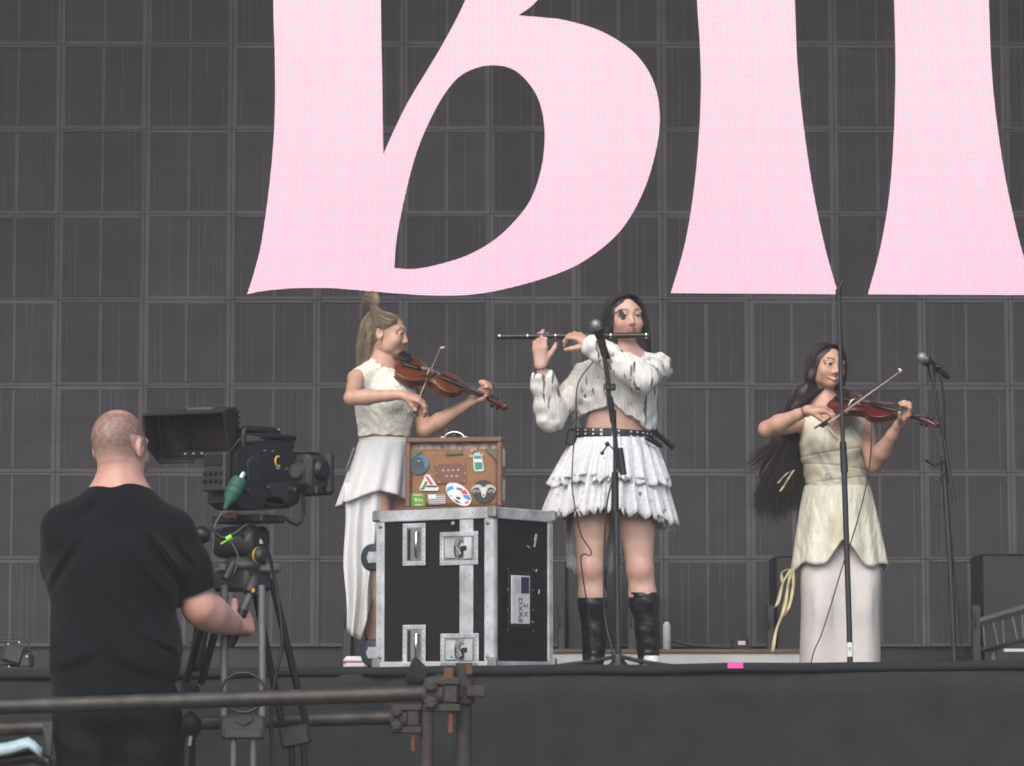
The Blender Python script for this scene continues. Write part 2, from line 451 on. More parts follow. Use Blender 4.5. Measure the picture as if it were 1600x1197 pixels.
m_led = led_mat('led_face', (.008, .008, .009), (.115, .112, .122))
m_bar = led_mat('led_frame', (.045, .045, .048), (.175, .173, .184))
m_lit = led_mat('led_lit', (.60, .33, .41), (1.0, .88, .92), .84)

led = thing('led_screen', (0, SY, DECK), 'giant dark video wall filling the back of the stage with pink letters', 'screen')
hp = PIT / 2 - .0015
def panel_mesh(seed):
    rg = random.Random(seed); m = MB()
    m.box((0, .02, 0), (2 * hp, .04, 2 * hp))
    m.cur = 1
    for sx in (-1, 1):
        w = rg.uniform(.019, .027); m.box((sx * (hp - w / 2), -.003, 0), (w, .008, 2 * hp))
    for sz in (-1, 1):
        w = rg.uniform(.012, .022); m.box((0, -.0025, sz * (hp - w / 2)), (2 * hp - .054, .007, w))
    w = rg.uniform(.014, .024); m.box((rg.uniform(-.006, .006), -.002, 0), (w, .006, 2 * hp - .046))
    for x in (-.195, -.155, -.115, -.075, .07, .11, .15, .19):
        if rg.random() < .5: continue
        z0, z1 = (-hp + .024, hp - .024) if rg.random() < .7 else sorted((rg.uniform(-.2, .2), rg.choice((-hp + .024, hp - .024))))
        m.box((x + rg.uniform(-.008, .008), -.0015, (z0 + z1) / 2), (rg.uniform(.003, .0055), .005, z1 - z0))
    return m
PM = {}
x00 = (85 - 800) / 4800 * SY; z00 = P(800, 70, SY).z
for r in range(-6, 12):
    for c in range(-3, 14):
        x, z = x00 + (c + .5) * PIT, z00 - (r + .5) * PIT
        if z - PIT / 2 < DECK + .02 or z > 8.8: continue
        k = random.randrange(9)
        if k not in PM:
            o = panel_mesh(k + 20).build('led_panel', [m_led, m_bar], led); PM[k] = o.data
        else: o = link('led_panel', PM[k], led)
        o.location = (x, random.uniform(-.0015, .0015), z - DECK)
m = MB()
zlow = min(o.location.z for o in led.children) + DECK - PIT / 2
for c in range(-2, 14, 2):
    m = MB(); m.box((x00 + c * PIT, SY + .1, (DECK + 8.8) / 2), (.05, .05, 8.8 - DECK)); m.build('upright', m_dark2, led)
m = MB(); m.box((x00 + 5.5 * PIT, SY + .05, (zlow + DECK) / 2), (17 * PIT, .03, zlow - DECK - .004)); m.build('kick_panel', m_dark, led)

def curve2(pts, n=6):
    return [(p.x, p.y) for p in smooth_path([(a, b, 0) for a, b in pts], n)]
LY = SY - .0105
def letter(outer, holes=()):
    """outline in photo pixels -> flat lit shape lying on the screen"""
    from mathutils.geometry import tessellate_polygon
    loops = [[P(a, b, LY) for a, b in lp] for lp in (outer, *holes)]
    flat = [[Vector((p.x, p.z, 0)) for p in lp] for lp in loops]
    tri = tessellate_polygon(flat); vs = [p for lp in loops for p in lp]
    mm = MB(); fs = []
    for t in tri:
        a, b, c = (vs[i] for i in t); cr = (b - a).cross(c - a)
        fs.append(tuple(t) if cr.y < 0 else tuple(t)[::-1])
    mm.add([(p.x, p.y, p.z) for p in vs], fs); return mm.build('lit_letter', m_lit, led)
stemL = curve2([(418, -340), (425, -200), (427, 0), (430, 150), (424, 260), (410, 370), (398, 422), (386, 460)])
bot = curve2([(386, 460), (410, 455), (450, 451), (490, 450), (530, 451), (600, 457), (680, 462), (740, 460), (800, 449), (870, 428), (920, 403), (970, 360), (1005, 300), (1025, 235), (1031, 180), (1022, 130), (1000, 92), (970, 66), (930, 45), (880, 31), (845, 27), (810, 24)])
up = curve2([(810, 24), (840, 0), (880, -60), (900, -140), (880, -240), (800, -310), (650, -340), (418, -340)])
B_out = stemL[:-1] + bot[:-1] + up[:-1]
h1 = curve2([(594, -250), (594, -100), (595, 0), (597, 120), (599, 241)]) + curve2([(599, 241), (615, 205), (640, 155), (690, 72), (727, 0), (760, -90), (740, -190), (680, -240), (594, -250)])[1:-1]
h2 = curve2([(616, 419), (620, 372), (632, 310), (652, 235), (682, 168), (712, 125), (742, 107), (775, 102), (806, 111), (832, 138), (846, 170), (851, 212), (846, 262), (829, 312), (800, 350), (768, 378), (730, 399), (690, 412), (650, 420), (616, 419)])[:-1]
letter(B_out, (h1, h2))
for L, Rr in (([(1050, -330), (1075, -200), (1088, -60), (1089, 0), (1094, 80), (1095, 150), (1090, 240), (1081, 320), (1068, 390), (1048, 458)],
               [(1310, 460), (1290, 390), (1271, 300), (1256, 200), (1246, 100), (1242, 0), (1240, -80), (1250, -200), (1290, -330)]),
              ([(1360, -330), (1385, -200), (1395, -60), (1397, 0), (1399, 100), (1397, 200), (1390, 300), (1376, 385), (1356, 460)],
               [(1622, 461), (1600, 402), (1584, 340), (1566, 250), (1551, 130), (1545, 0), (1545, -80), (1560, -200), (1590, -330)])):
    letter(curve2(L)[:] + curve2(Rr)[:])

# black ballast blocks with grey upright plates holding the foot of the screen
for (x0, x1, y0, plate, lab) in ((548, 584, 905, (535, 549), 'black screen ballast block left of the road case'),
                         (884, 948, 872, (871, 883), 'black screen ballast block right of the road case behind the flute player'),
                         (998, 1022, 880, (980, 995), 'black screen ballast block behind the flute player\'s white-toed boot'),
                         (1210, 1256, 868, (1198, 1210), 'black screen ballast block behind the hanging cream ribbon'),
                         (1532, 1640, 865, (1519, 1533), 'broad black screen ballast block at the far right behind the mic stand')):
    a, b = P(x0, y0, 17.3), P(x1, y0, 17.3)
    t = thing('screen_ballast', ((a.x + b.x) / 2, 17.5, DECK), lab, 'ballast', 'ballast blocks under the screen')
    m = MB(); m.box(((a.x + b.x) / 2, 17.5, (DECK + a.z) / 2), (b.x - a.x, .4, a.z - DECK), bev=.015); m.build('block', m_dark, t)
    c, d = P(plate[0], 945, 17.2), P(plate[1], 945, 17.2)
    m = MB(); m.box(((c.x + d.x) / 2, 17.24, (DECK + c.z) / 2), (d.x - c.x, .06, c.z - DECK), bev=.006); pl = m.build('upright_plate', m_char, t)
    m = MB(); xx = (c.x + d.x) / 2; m.tube([(xx - .01, 17.2, c.z - .05), (xx - .01, 17.19, c.z - .06), (xx - .01, 17.19, c.z - .12), (xx - .01, 17.2, c.z - .13)], .004, 6); m.build('latch', m_dark, pl)

# thin haze over the stage and pit
hz = bpy.data.materials.new('haze_air'); hz.use_nodes = True; n = hz.node_tree.nodes; n.clear()
pv = n.new('ShaderNodeVolumePrincipled'); pv.inputs['Color'].default_value = (.90, .885, .89, 1); pv.inputs['Density'].default_value = HAZE; pv.inputs['Anisotropy'].default_value = .2
ou = n.new('ShaderNodeOutputMaterial'); hz.node_tree.links.new(pv.outputs[0], ou.inputs['Volume'])
m = MB(); m.box((0, 5, 4.4), (92, 122, 11.0)); o = m.build('haze', hz); o['kind'] = 'stuff'

# ================================================================== PROPS ON THE STAGE
def rayplane(px, py, o, n):
    d = P(px, py, 1.0) - Vector((0, 0, CAM_Z)); n = Vector(n)
    return Vector((0, 0, CAM_Z)) + d * ((Vector(o) - Vector((0, 0, CAM_Z))).dot(n) / d.dot(n))
def text_mesh(txt, size, ex, ey, o, name, material, parent, depth=.0006):
    cu = bpy.data.curves.new(name, 'FONT'); cu.body = txt; cu.size = size; cu.align_x = 'CENTER'; cu.align_y = 'CENTER'; cu.extrude = depth / 2; cu.resolution_u = 3
    ob = bpy.data.objects.new(name, cu); COL.objects.link(ob)
    bpy.context.view_layer.update()
    me = bpy.data.meshes.new_from_object(ob.evaluated_get(bpy.context.evaluated_depsgraph_get()))
    bpy.data.objects.remove(ob); bpy.data.curves.remove(cu)
    ex, ey, o = Vector(ex), Vector(ey), Vector(o); nn = ex.cross(ey)
    for v in me.vertices: v.co = o + ex * v.co.x + ey * v.co.y + nn * v.co.z
    me.materials.clear(); me.materials.append(material); me.name = name
    return link(name, me, parent)

# ------------------------------------------------------------------ flight case
CA = R_(35); NC = Vector(((770 - 800) / 4800 * 12.95, 12.95, RISER))
eL = Vector((-math.cos(CA), math.sin(CA), 0)); eR = Vector((math.sin(CA), math.cos(CA), 0)); eZ = Vector((0, 0, 1))
def solve_w(e, px):
    k = (px - 800) / 4800; return (k * NC.y - NC.x) / (e.x - k * e.y)
cL, cR = solve_w(eL, 590), solve_w(eR, 862); cH = P(770, 793, 12.95).z - RISER
RC = Matrix((eR, eL, eZ)).transposed()      # right-handed enough for boxes: columns eR, eL, eZ
def cp(l, r, z): return NC + eL * l + eR * r + eZ * z
case = thing('flight_case', cp(cL / 2, cR / 2, 0), 'black road case with aluminium edges standing on end under the suitcase', 'flight case')
m_lam = mat('black_laminate', '#17161a', .5, var=.3, scale=60, bump=.0006, bscale=300, spec=.3)
m_lam2 = mat('worn_black_laminate', '#131317', .6, col2='#0e0e12', scale=14, bump=.0005, bscale=300, spec=.25)
m = MB(); m.box(cp(cL / 2, cR / 2, cH / 2), (cR - .012, cL - .012, cH - .012), RC); m.build('body_panel', m_lam2, case)
def bar(l0, l1, r0, r1, z0, z1, name='edge_trim', mm=m_alu, bev=.003, par=case):
    b = MB(); b.box(cp((l0 + l1) / 2, (r0 + r1) / 2, (z0 + z1) / 2), (abs(r1 - r0), abs(l1 - l0), abs(z1 - z0)), RC, bev); return b.build(name, mm, par)
th = .005
for (l0, l1, r0, r1) in ((-th, .042, -th, .006), (-th, .006, .006, .03), (cL - .038, cL + th, -th, .006), (-th, .006, cR - .03, cR + th), (cL - .006, cL + th, .006, .03),
                         (cL - .006, cL + th, cR - .03, cR + th), (.006, .03, cR - .006, cR + th)):
    bar(l0, l1, r0, r1, .03, cH - .045)
for (l0, l1, r0, r1) in ((-.008, cL + .008, -.008, .012), (-.008, .012, .012, cR + .008), (cL - .012, cL + .008, .012, cR - .012), (.012, cL + .008, cR - .012, cR + .008)):
    bar(l0, l1, r0, r1, cH - .045, cH + .004)
    bar(l0, l1, r0, r1, 0, .03)
bar(.102, .172, -.004, .006, .03, cH - .045, 'lid_seam')
m_cap = mat('corner_steel', '#8c9290', .45, metal=.6, var=.2)
for l, r in ((0, 0), (cL, 0), (0, cR), (cL, cR)):
    for z in (.022, cH - .018):
        b = MB(); c = cp(l, r, z); b.box(c, (.034, .044, .05), RC, .008); b.build('corner_cap', m_cap, case)
for z in (.075, cH - .095):   # ball of each corner clamp
    for l in (.022, .205, cL - .02):
        b = MB(); b.lathe(cp(l, -.005, cH - .062 if z > .3 else .05), -eR, [(0, .011), (.005, .009), (.008, .003)], 10); b.build('clamp_boss', m_cap, case)
def dish(l, z, w, h, kind):
    d = .004; fr = MB()
    for (a0, a1, z0, z1) in ((-w / 2, w / 2, h / 2 - .02, h / 2), (-w / 2, w / 2, -h / 2, -h / 2 + .02), (-w / 2, -w / 2 + .02, -h / 2 + .02, h / 2 - .02), (w / 2 - .02, w / 2, -h / 2 + .02, h / 2 - .02)):
        fr.box(cp(l + (a0 + a1) / 2, -.005, z + (z0 + z1) / 2), (.006, a1 - a0, z1 - z0), RC, .0025)
    f = fr.build('recessed_' + kind, m_alu, case)
    b = MB(); b.box(cp(l, .002, z), (.012, w - .04, h - .04), RC); b.build('dish_floor', m_cap, f)
    rv = MB()
    for k in range(7):
        for (a, zz) in ((-w / 2 + .01 + (w - .02) * k / 6, h / 2 - .01), (-w / 2 + .01 + (w - .02) * k / 6, -h / 2 + .01), (-w / 2 + .01, -h / 2 + .01 + (h - .02) * k / 6), (w / 2 - .01, -h / 2 + .01 + (h - .02) * k / 6)):
            rv.lathe(cp(l + a, -.008, z + zz), -eR, [(0, .0038), (.002, .002)], 6)
    struct(rv.build('rivets', m_cap, f), 'stuff')
    if kind == 'handle':
        b = MB(); y = .012
        b.tube([cp(l - .022, -.004, z - h / 2 + .035), cp(l - .022, -.02, z - h / 2 + .04), cp(l - .022, -.02, z + h / 2 - .04), cp(l - .022, -.004, z + h / 2 - .035)], .008, 8); b.build('grip', m_chrome, f)
        b = MB(); b.box(cp(l + .026, -.006, z), (.006, .012, h - .05), RC); b.build('hinge_leaf', m_dark, f)
    else:
        b = MB(); b.box(cp(l + .045, -.007, z), (.008, .05, h - .06), RC, .002); b.build('catch_plate', m_alu, f)
        b = MB(); b.lathe(cp(l - .002, -.006, z), -eR, [(0, .034), (.004, .034), (.006, .016), (.010, .014)], 14); b.build('cam', mat('dull_steel', '#6d7070', .4, metal=.7, var=.3, scale=40), f)
        for sg, an in ((1, 25), (-1, -30)):
            b = MB(); b.box(cp(l - .002 + sg * .004, -.018, z + sg * .02), (.006, .024, .026), RC @ Matrix.Rotation(R_(an), 3, 'X'), .002); b.build('wing', m_cap, f)
        b = MB(); b.lathe(cp(l - .002, -.014, z), -eR, [(0, .008), (.006, .007)], 8); b.build('screw_head', m_chrome, f)
        b = MB(); b.box(cp(l - .03, -.012, z), (.006, .03, .02), RC, .002); b.build('latch_hook', m_dark, f)
        b = MB(); b.box(cp(l - .048, -.007, z), (.008, .04, h - .05), RC, .002); b.build('keeper_plate', m_alu, f)
def lz(px, py):
    q = rayplane(px, py, NC, -eR) - NC; return q.dot(eL), q.z
for (px, py, w, h, kd) in ((648, 851, .122, .182, 'handle'), (648, 1031, .122, .182, 'handle'), (718, 857, .2, .142, 'latch'), (719, 1016, .2, .142, 'latch')):
    l, z = lz(px, py); dish(l, max(z, h / 2 + .005), w, h, kd)
q = rayplane(813, 937, NC, -eL) - NC; lr, lzz = q.dot(eR), q.z
b = MB(); b.box(cp(.003, lr, lzz), (.17, .004, .245), RC, .001); b.build('label_holder', m_dark, case)
b = MB(); b.box(cp(-.0005, lr, lzz), (.134, .006, .205), RC, .001); lab = b.build('label', mat('label_card', '#c5c8cc', .5, var=.08), case)
ink = mat('print_black', '#26262c', .7, var=.1)
# the card hangs turned a quarter clockwise, so the text reads downwards
text_mesh('2 X', .042, -eZ, eR, cp(-.0042, lr + .034, lzz - .045), 'lettering', ink, lab)
text_mesh('DXR8', .042, -eZ, eR, cp(-.0042, lr - .006, lzz - .045), 'lettering', ink, lab)
b = MB(); b.box(cp(-.0042, lr + .03, lzz + .062), (.06, .001, .07), RC); b.build('printed_block', mat('print_navy', '#2b2d44', .6, var=.1), lab)
text_mesh('Stage Audio', .012, -eZ, eR, cp(-.0055, lr + .04, lzz + .062), 'lettering', m_white, lab) if False else None
for k in range(5):
    b = MB(); b.box(cp(-.0042, lr - .012 - .008 * k, lzz + .055), (.002, .001, .07 - .006 * (k % 3)), RC); b.build('printed_line', mat('print_grey', '#8a8a90', .7), lab)
rv = MB()
for dz in np.linspace(-.13, .13, 4):
    for dr in (-.095, .095): rv.lathe(cp(-.001, lr + dr, lzz + dz), -eL, [(0, .004), (.002, .002)], 6)
for k in range(9):
    zz = .06 + (cH - .14) * k / 8
    for (l, r, d) in ((.022, -.0052, -eR), (cL - .018, -.0052, -eR), (.115, -.0042, -eR), (.16, -.0042, -eR)): rv.lathe(cp(l, r, zz), d, [(0, .004), (.0015, .002)], 6)
    rv.lathe(cp(-.0052, cR - .014, zz), -eL, [(0, .004), (.0015, .002)], 6)
    rv.lathe(cp(.03 + (cL - .06) * k / 8, -.0082, cH - .02), -eR, [(0, .004), (.0015, .002)], 6)
struct(rv.build('rivets', m_cap, case), 'stuff')
sc = MB()
for (r, z, w, h) in ((.325, .56, .012, .035), (.32, .535, .006, .03), (.27, .52, .02, .004), (.33, .42, .004, .012), (.3, .2, .014, .004), (.12, .33, .012, .004), (.35, .33, .004, .02)):
    sc.box(cp(.004, r, z), (w, .0045, h), RC @ Matrix.Rotation(R_(20), 3, 'Y'))
struct(sc.build('scratches', mat('chipped_paint', '#a8a49c', .8), case), 'stuff')
for z in (.07, .485):   # castors on the side turned to the left
    for r in (.1, cR - .1):
        b = MB(); b.box(cp(cL + .012, r, z), (.1, .012, .11), RC, .003); pl = b.build('castor_plate', mat('zinc_yellow', '#9a9468', .4, metal=.6), case)
        b = MB()
        for s in (-1, 1): b.box(cp(cL + .058, r + s * .026, z), (.005, .1, .05), RC, .002)
        b.build('fork', m_alu, pl)
        ax = cp(cL + .098, r, z); b = MB(); b.lathe(ax - eR * .02, eR, [(0, .022), (.001, .052), (.006, .06), (.034, .06), (.039, .052), (.04, .022)], 24); wh = b.build('castor', mat('blue_rubber', '#2a3540', .5, var=.2), case)
        b = MB(); b.lathe(ax - eR * .024, eR, [(0, .02), (.048, .02)], 14); b.build('hub', m_alu, wh)

# ------------------------------------------------------------------ suitcase on the case
topz = RISER + cH + .0045
sA, sB = P(633, 795, 13.2), P(784, 795, 13.14)
sA.z = sB.z = topz; ex = (sB - sA).normalized(); sw = (sB - sA).length; en = ex.cross(eZ); en = en if en.y > 0 else -en   # en points away
RS = Matrix((ex, en, eZ)).transposed(); sh = P(700, 684, 13.2).z - topz; sdp = .11
def sp_(a, d, z): return sA + ex * a + en * d + eZ * z
suit = thing('suitcase', sp_(sw / 2, sdp / 2, 0), 'brown leather suitcase covered with stickers standing on the road case', 'suitcase')
m_lea = mat('brown_leather', '#86603f', .65, col2='#765238', scale=14, bump=.0012, bscale=90)
m_rim = mat('reddish_leather', '#6e4e42', .55, var=.2, scale=20, bump=.001)
tk = .022
for (a0, a1, z0, z1) in ((0, sw, sh - tk, sh), (0, sw, 0, .012), (0, tk, .012, sh - tk), (sw - tk, sw, .012, sh - tk)):
    b = MB(); b.box(sp_((a0 + a1) / 2, sdp / 2, (z0 + z1) / 2), (a1 - a0, sdp, z1 - z0), RS, .005); b.build('rim', m_rim, suit)
b = MB(); b.box(sp_(sw / 2, sdp - .01, sh / 2), (sw - 2 * tk + .004, .012, sh - tk - .008), RS); b.build('back_panel', m_rim, suit)
A = []
for i in range(21):
    u = i / 20; A.append([tuple(sp_(tk * .6 + (sw - tk * 1.4) * u - .006 * v * (u - .5), .028 - .008 * v * (1 - v) + .004 * math.sin(u * 7) * v, .012 + (sh - tk - .042) * v + .004 * math.sin(u * 5))) for v in [j / 10 for j in range(11)]])
b = MB(); b.grid(A); b.build('front_panel', m_lea, suit, solid=.006)
b = MB(); b.box(sp_(sw / 2, .035, sh - tk - .012), (sw - 2 * tk, .01, .036), RS); b.build('inner_lining', mat('printed_lining', '#5a4548', .7, col2='#a89c94', scale=45, thr=(.45, .6)), suit)
for s in (0, 1):
    b = MB(); x0 = tk if s == 0 else sw - tk
    b.prism([(0, 0), (.055 if s == 0 else -.055, 0), (0, -.05)], sp_(x0, .014, sh - tk - .028), ex, eZ, .003); b.build('corner_patch', mat('olive_leather', '#5b5a3e', .6), suit)
b = MB(); b.box(sp_(sw * .5, .016, sh - .065), (.075, .004, .016), RS); b.build('name_plate', mat('olive_leather', '#5b5a3e', .6), suit)
hc = sp_(sw * .49, sdp * .4, sh)
b = MB(); b.tube(smooth_path([hc - ex * .045, hc - ex * .03 + eZ * .018, hc + eZ * .026, hc + ex * .03 + eZ * .018, hc + ex * .05], 5), .0045, 6); b.build('handle', m_chrome, suit)
for s in (-1, 1):
    b = MB(); b.box(hc + ex * .048 * s + eZ * .004, (.022, .02, .008), RS, .002); b.build('handle_mount', m_chrome, suit)
b = MB(); b.box(hc + eZ * .012 + ex * .002, (.03, .03, .024), RS, .005); b.build('clamp', m_dark, suit)
for (a, h0, h1, cc) in ((.012, .19, .262, '#b9bdb0'), (.012, .04, .13, '#b4b8b0'), (.012, .14, .185, '#6a3f3c')):
    b = MB(); b.box(sp_(sw + .001, sdp * .55, (h0 + h1) / 2), (.002, sdp * .55, h1 - h0), RS); b.build('side_sticker', mat('side_sticker' + cc, cc, .6, var=.3, scale=60), suit)
# stickers
fo, fn = sp_(0, .019, 0), en
def st_poly(pts, col, lift=0, name='sticker', par=None, zx=(620, 670, 8.55)):
    q = [rayplane(zx[0] + a / zx[2], zx[1] + b_ / zx[2], fo - en * (.0025 + .0008 * lift), fn) for a, b_ in pts]
    o = q[0]; p2 = [((p - o).dot(ex), (p - o).dot(eZ)) for p in q]
    b = MB(); b.prism(p2, o + en * .0004, ex, eZ, .0006); return b.build(name, mat('ink_' + col, col, .45, var=.08, scale=60), par or suit)
def circ(cx, cy, rx, ry=None, n=28, rot=0):
    ry = ry or rx; return [(cx + rx * math.cos(a) * math.cos(rot) - ry * math.sin(a) * math.sin(rot), cy + rx * math.cos(a) * math.sin(rot) + ry * math.sin(a) * math.cos(rot)) for a in [2 * math.pi * i / n for i in range(n)]]
s1 = st_poly(circ(292, 476, 132), '#2f6b86')
st_poly([(180, 520), (400, 520), (380, 560), (340, 592), (292, 602), (240, 592), (205, 562)], '#33444e', 1, 'print', s1)
st_poly([(240, 520), (250, 400), (285, 378), (330, 385), (362, 460), (366, 520)], '#26323c', 1, 'print', s1)
st_poly([(195, 520), (205, 430), (240, 400), (245, 520)], '#2c3a48', 1, 'print', s1)
st_poly([(268, 415), (320, 415), (312, 440), (275, 440)], '#5f8290', 2, 'print', s1)
s1 = st_poly([(385, 612), (435, 612), (562, 795), (548, 828), (320, 828), (300, 800)], '#c5c9c0')
st_poly([(380, 640), (408, 632), (490, 745), (452, 752)], '#c03048', 1, 'print', s1)
st_poly([(385, 695), (412, 712), (362, 816), (322, 816)], '#2e7d46', 1, 'print', s1)
st_poly([(398, 758), (538, 758), (540, 782), (385, 782)], '#22252a', 1, 'print', s1)
st_poly([(310, 800), (345, 770), (335, 815)], '#b83040', 1, 'print', s1)
s1 = st_poly([(170, 860), (370, 855), (380, 1035), (190, 1040)], '#4f7f2c')
for (x, y, w_, h_) in ((215, 875, 120, 18), (235, 925, 40, 45), (285, 935, 30, 35), (320, 945, 25, 30), (235, 1005, 110, 16)):
    st_poly([(x, y), (x + w_, y + 4), (x + w_ - 6, y + h_), (x + 8, y + h_)], '#a9bd8a', 1, 'print', s1)
s1 = st_poly([(415, 878), (640, 874), (658, 1004), (428, 1008)], '#c8cccc')
for k in range(2): st_poly([(520, 882 + 28 * k), (640, 880 + 28 * k), (643, 893 + 28 * k), (523, 895 + 28 * k)], '#2a2d34', 1, 'print', s1)
for k in range(3): st_poly([(424, 938 + 25 * k), (648 + 4 * k, 936 + 25 * k), (650 + 4 * k, 948 + 25 * k), (426, 950 + 25 * k)], '#2a2d34', 1, 'print', s1)
s1 = st_poly(circ(825, 873, 200, 118, rot=.72), '#ccd0d2')
for pts, cc in (([(670, 790), (740, 760), (765, 800), (700, 830), (668, 850)], '#2f8fc0'), ([(700, 830), (760, 820), (820, 870), (760, 900)], '#dfe4e8'), ([(790, 780), (880, 800), (860, 830), (800, 810)], '#565a60'),
                ([(855, 825), (910, 810), (950, 860), (935, 880), (870, 870)], '#c8363c'), ([(880, 885), (960, 885), (985, 930), (970, 960), (900, 920)], '#2b7fc0'), ([(790, 905), (850, 915), (845, 950), (800, 940)], '#26282c'),
                ([(750, 930), (820, 965), (860, 1000), (800, 985)], '#2a2e34'), ([(905, 985), (965, 962), (950, 995), (910, 1004)], '#c43840'), ([(700, 890), (735, 890), (740, 910)], '#b83050')):
    st_poly(pts, cc, 1, 'print', s1)
s1 = st_poly(circ(1160, 838, 152), '#1f2024')
for s in (-1, 1):
    cx = 1160 + s * 92
    st_poly(circ(cx, 800, 76, 52, rot=s * .4), '#a9a9a6', 1, 'print', s1); st_poly(circ(cx + s * 14, 822, 52, 36, rot=s * .4), '#1f2024', 2, 'print', s1)
    st_poly(circ(cx + s * 18, 838, 38, 26), '#8c8c8a', 3, 'print', s1); st_poly(circ(cx + s * 12, 846, 18, 14), '#1f2024', 4, 'print', s1)
st_poly([(1120, 790), (1160, 775), (1200, 790), (1195, 850), (1180, 905), (1160, 918), (1140, 905), (1125, 850)], '#c2c2be', 5, 'print', s1)
st_poly([(1140, 880), (1160, 872), (1178, 880), (1160, 900)], '#55504e', 6, 'print', s1)
s1 = st_poly([(1015, 350), (1135, 345), (1165, 545), (1150, 565), (1050, 568), (1030, 550)], '#c3cdc8')
st_poly([(1026, 362), (1128, 356), (1150, 540), (1048, 550)], '#2a7d6c', 1, 'print', s1)
st_poly([(1040, 325), (1105, 310), (1118, 345), (1030, 352)], '#9dbcc4', 1, 'print', s1); st_poly([(1050, 290), (1090, 290), (1098, 315), (1045, 322)], '#4a5e70', 2, 'print', s1)
for pts in ([(975, 285), (1020, 268), (1030, 300), (990, 315)], [(1030, 262), (1055, 250), (1070, 285), (1040, 290)], [(965, 350), (1000, 335), (1010, 375), (975, 390)], [(1130, 330), (1160, 345), (1150, 372)]):
    st_poly(pts, '#c08a70', 1, 'print', s1)
for (x, w_) in ((1036, 24), (1064, 10), (1082, 20), (1108, 20)): st_poly([(x, 405), (x + w_, 402), (x + w_ + 4, 445), (x + 4, 448)], '#e2e6e4', 2, 'print', s1)
s1 = st_poly([(500, 468), (920, 462), (930, 722), (515, 732)], '#6a4034', 0, 'leather_patch')
for (x, y) in ((620, 555), (690, 553), (750, 552), (820, 551), (665, 632), (735, 630), (800, 630)): st_poly(circ(x, y, 17, 13, 8), '#b09a80', 1, 'stitched_dot', s1)
for (x, y) in ((535, 478), (885, 475), (530, 590), (910, 585), (565, 712), (905, 695)): st_poly(circ(x, y, 8, 8, 6), '#b8aa98', 1, 'rivet', s1)

# ------------------------------------------------------------------ microphone stands
m_std = mat('stand_black', '#2e2f33', .42, metal=.3, var=.15, scale=30)
m_grille = mat('mic_grille', '#7d8789', .5, metal=.6, var=.3, scale=500)
def mic(par_t, c, d, col='mic'):
    d = Vector(d).normalized(); b = MB()
    b.lathe(c, -d, [(-.026, .004), (-.022, .014), (-.012, .0235), (0, .026), (.012, .0255), (.02, .023)], 18); b.build('grille', m_grille, par_t)
    b = MB(); b.lathe(c, -d, [(.02, .0235), (.03, .0235), (.034, .02), (.09, .0145), (.15, .012), (.16, .008)], 16); b.build('handle', m_dark, par_t)
    b = MB(); b.lathe(c, -d, [(.002, .0268), (.008, .0268)], 18); b.build('collar', m_chrome, par_t)
# stand in front of the flute player
SY1 = 13.15
base = Vector((P(966, 1000, SY1).x, SY1, RISER))
t = thing('microphone_stand', base, 'black boom microphone stand in front of the flute player', 'mic stand')
b = MB(); b.lathe(base, (0, 0, 1), [(0, .055), (.008, .055), (.03, .03), (.06, .018)], 20); b.build('base', m_dark, t)
for an in (200, 320, 80):
    d = Vector((math.cos(R_(an)), math.sin(R_(an)), 0)); b = MB(); b.tube([base + d * .02 + eZ * .05, base + d * .12 + eZ * .03, base + d * .3 + eZ * .008], .009, 8); b.build('leg', m_std, t)
p1 = P(963, 690, SY1)
b = MB(); b.tube([base + eZ * .04, P(963, 800, SY1), P(961, 760, SY1)], .0125, 10); b.build('lower_pole', m_std, t)
b = MB(); b.tube([P(961, 765, SY1), P(961, 700, SY1), P(960, 640, SY1)], .0085, 10); b.build('upper_pole', m_std, t)
b = MB(); b.tube([P(961, 800, SY1), P(961, 738, SY1)], [.017, .015], 12); b.build('height_clutch', m_dark, t)
boom0, boom1 = P(968, 738, SY1 - .03), P(944, 556, SY1 - .05)
b = MB(); b.tube([P(974, 742, SY1 - .03), P(968, 700, SY1 - .03)], [.015, .015], 10); b.build('counterweight', m_dark, t)
b = MB(); b.tube([boom0, P(955, 640, SY1 - .04), boom1], .0085, 10); b.build('boom', m_std, t)
b = MB(); b.tube([P(958, 660, SY1 - .035), P(953, 620, SY1 - .042)], .0125, 10); b.box(P(954, 605, SY1 - .05), (.045, .03, .03), None, .006); b.build('boom_clutch', m_dark, t)
b = MB(); b.tube([P(962, 705, SY1 - .03), P(950, 694, SY1 - .06), P(941, 708, SY1 - .06)], .004, 6); b.ball(P(941, 708, SY1 - .06), .009, 8); b.ball(P(949, 694, SY1 - .06), .011, 8); b.build('clamp_lever', m_dark, t)
b = MB(); b.tube([P(944, 557, SY1 - .05), P(941, 538, SY1 - .055), P(939, 530, SY1 - .06)], [.012, .017, .017], 10); b.build('clip', m_dark, t)
mt = thing('microphone', P(931, 508, SY1 - .06), 'grey ball microphone held up to the flute player', 'microphone')
mic(mt, P(931, 508, SY1 - .06), P(926, 496, SY1 - .06) - P(936, 524, SY1 - .03))
b = MB(); b.tube(smooth_path([P(944, 548, SY1 - .08), P(952, 590, SY1 - .07), P(955, 640, SY1 - .06), P(964, 690, SY1 - .05), P(962, 730, SY1 - .045), P(948, 790, SY1 - .05), P(944, 880, SY1 - .05), P(945, 960, SY1 - .05), P(955, 1010, SY1 - .1), P(960, 1036, SY1 - .1)], 6), .004, 6)
tag(b.build('microphone_cable', m_dark), 'thin black cable hanging from the flute player\'s microphone to the floor', 'cable')
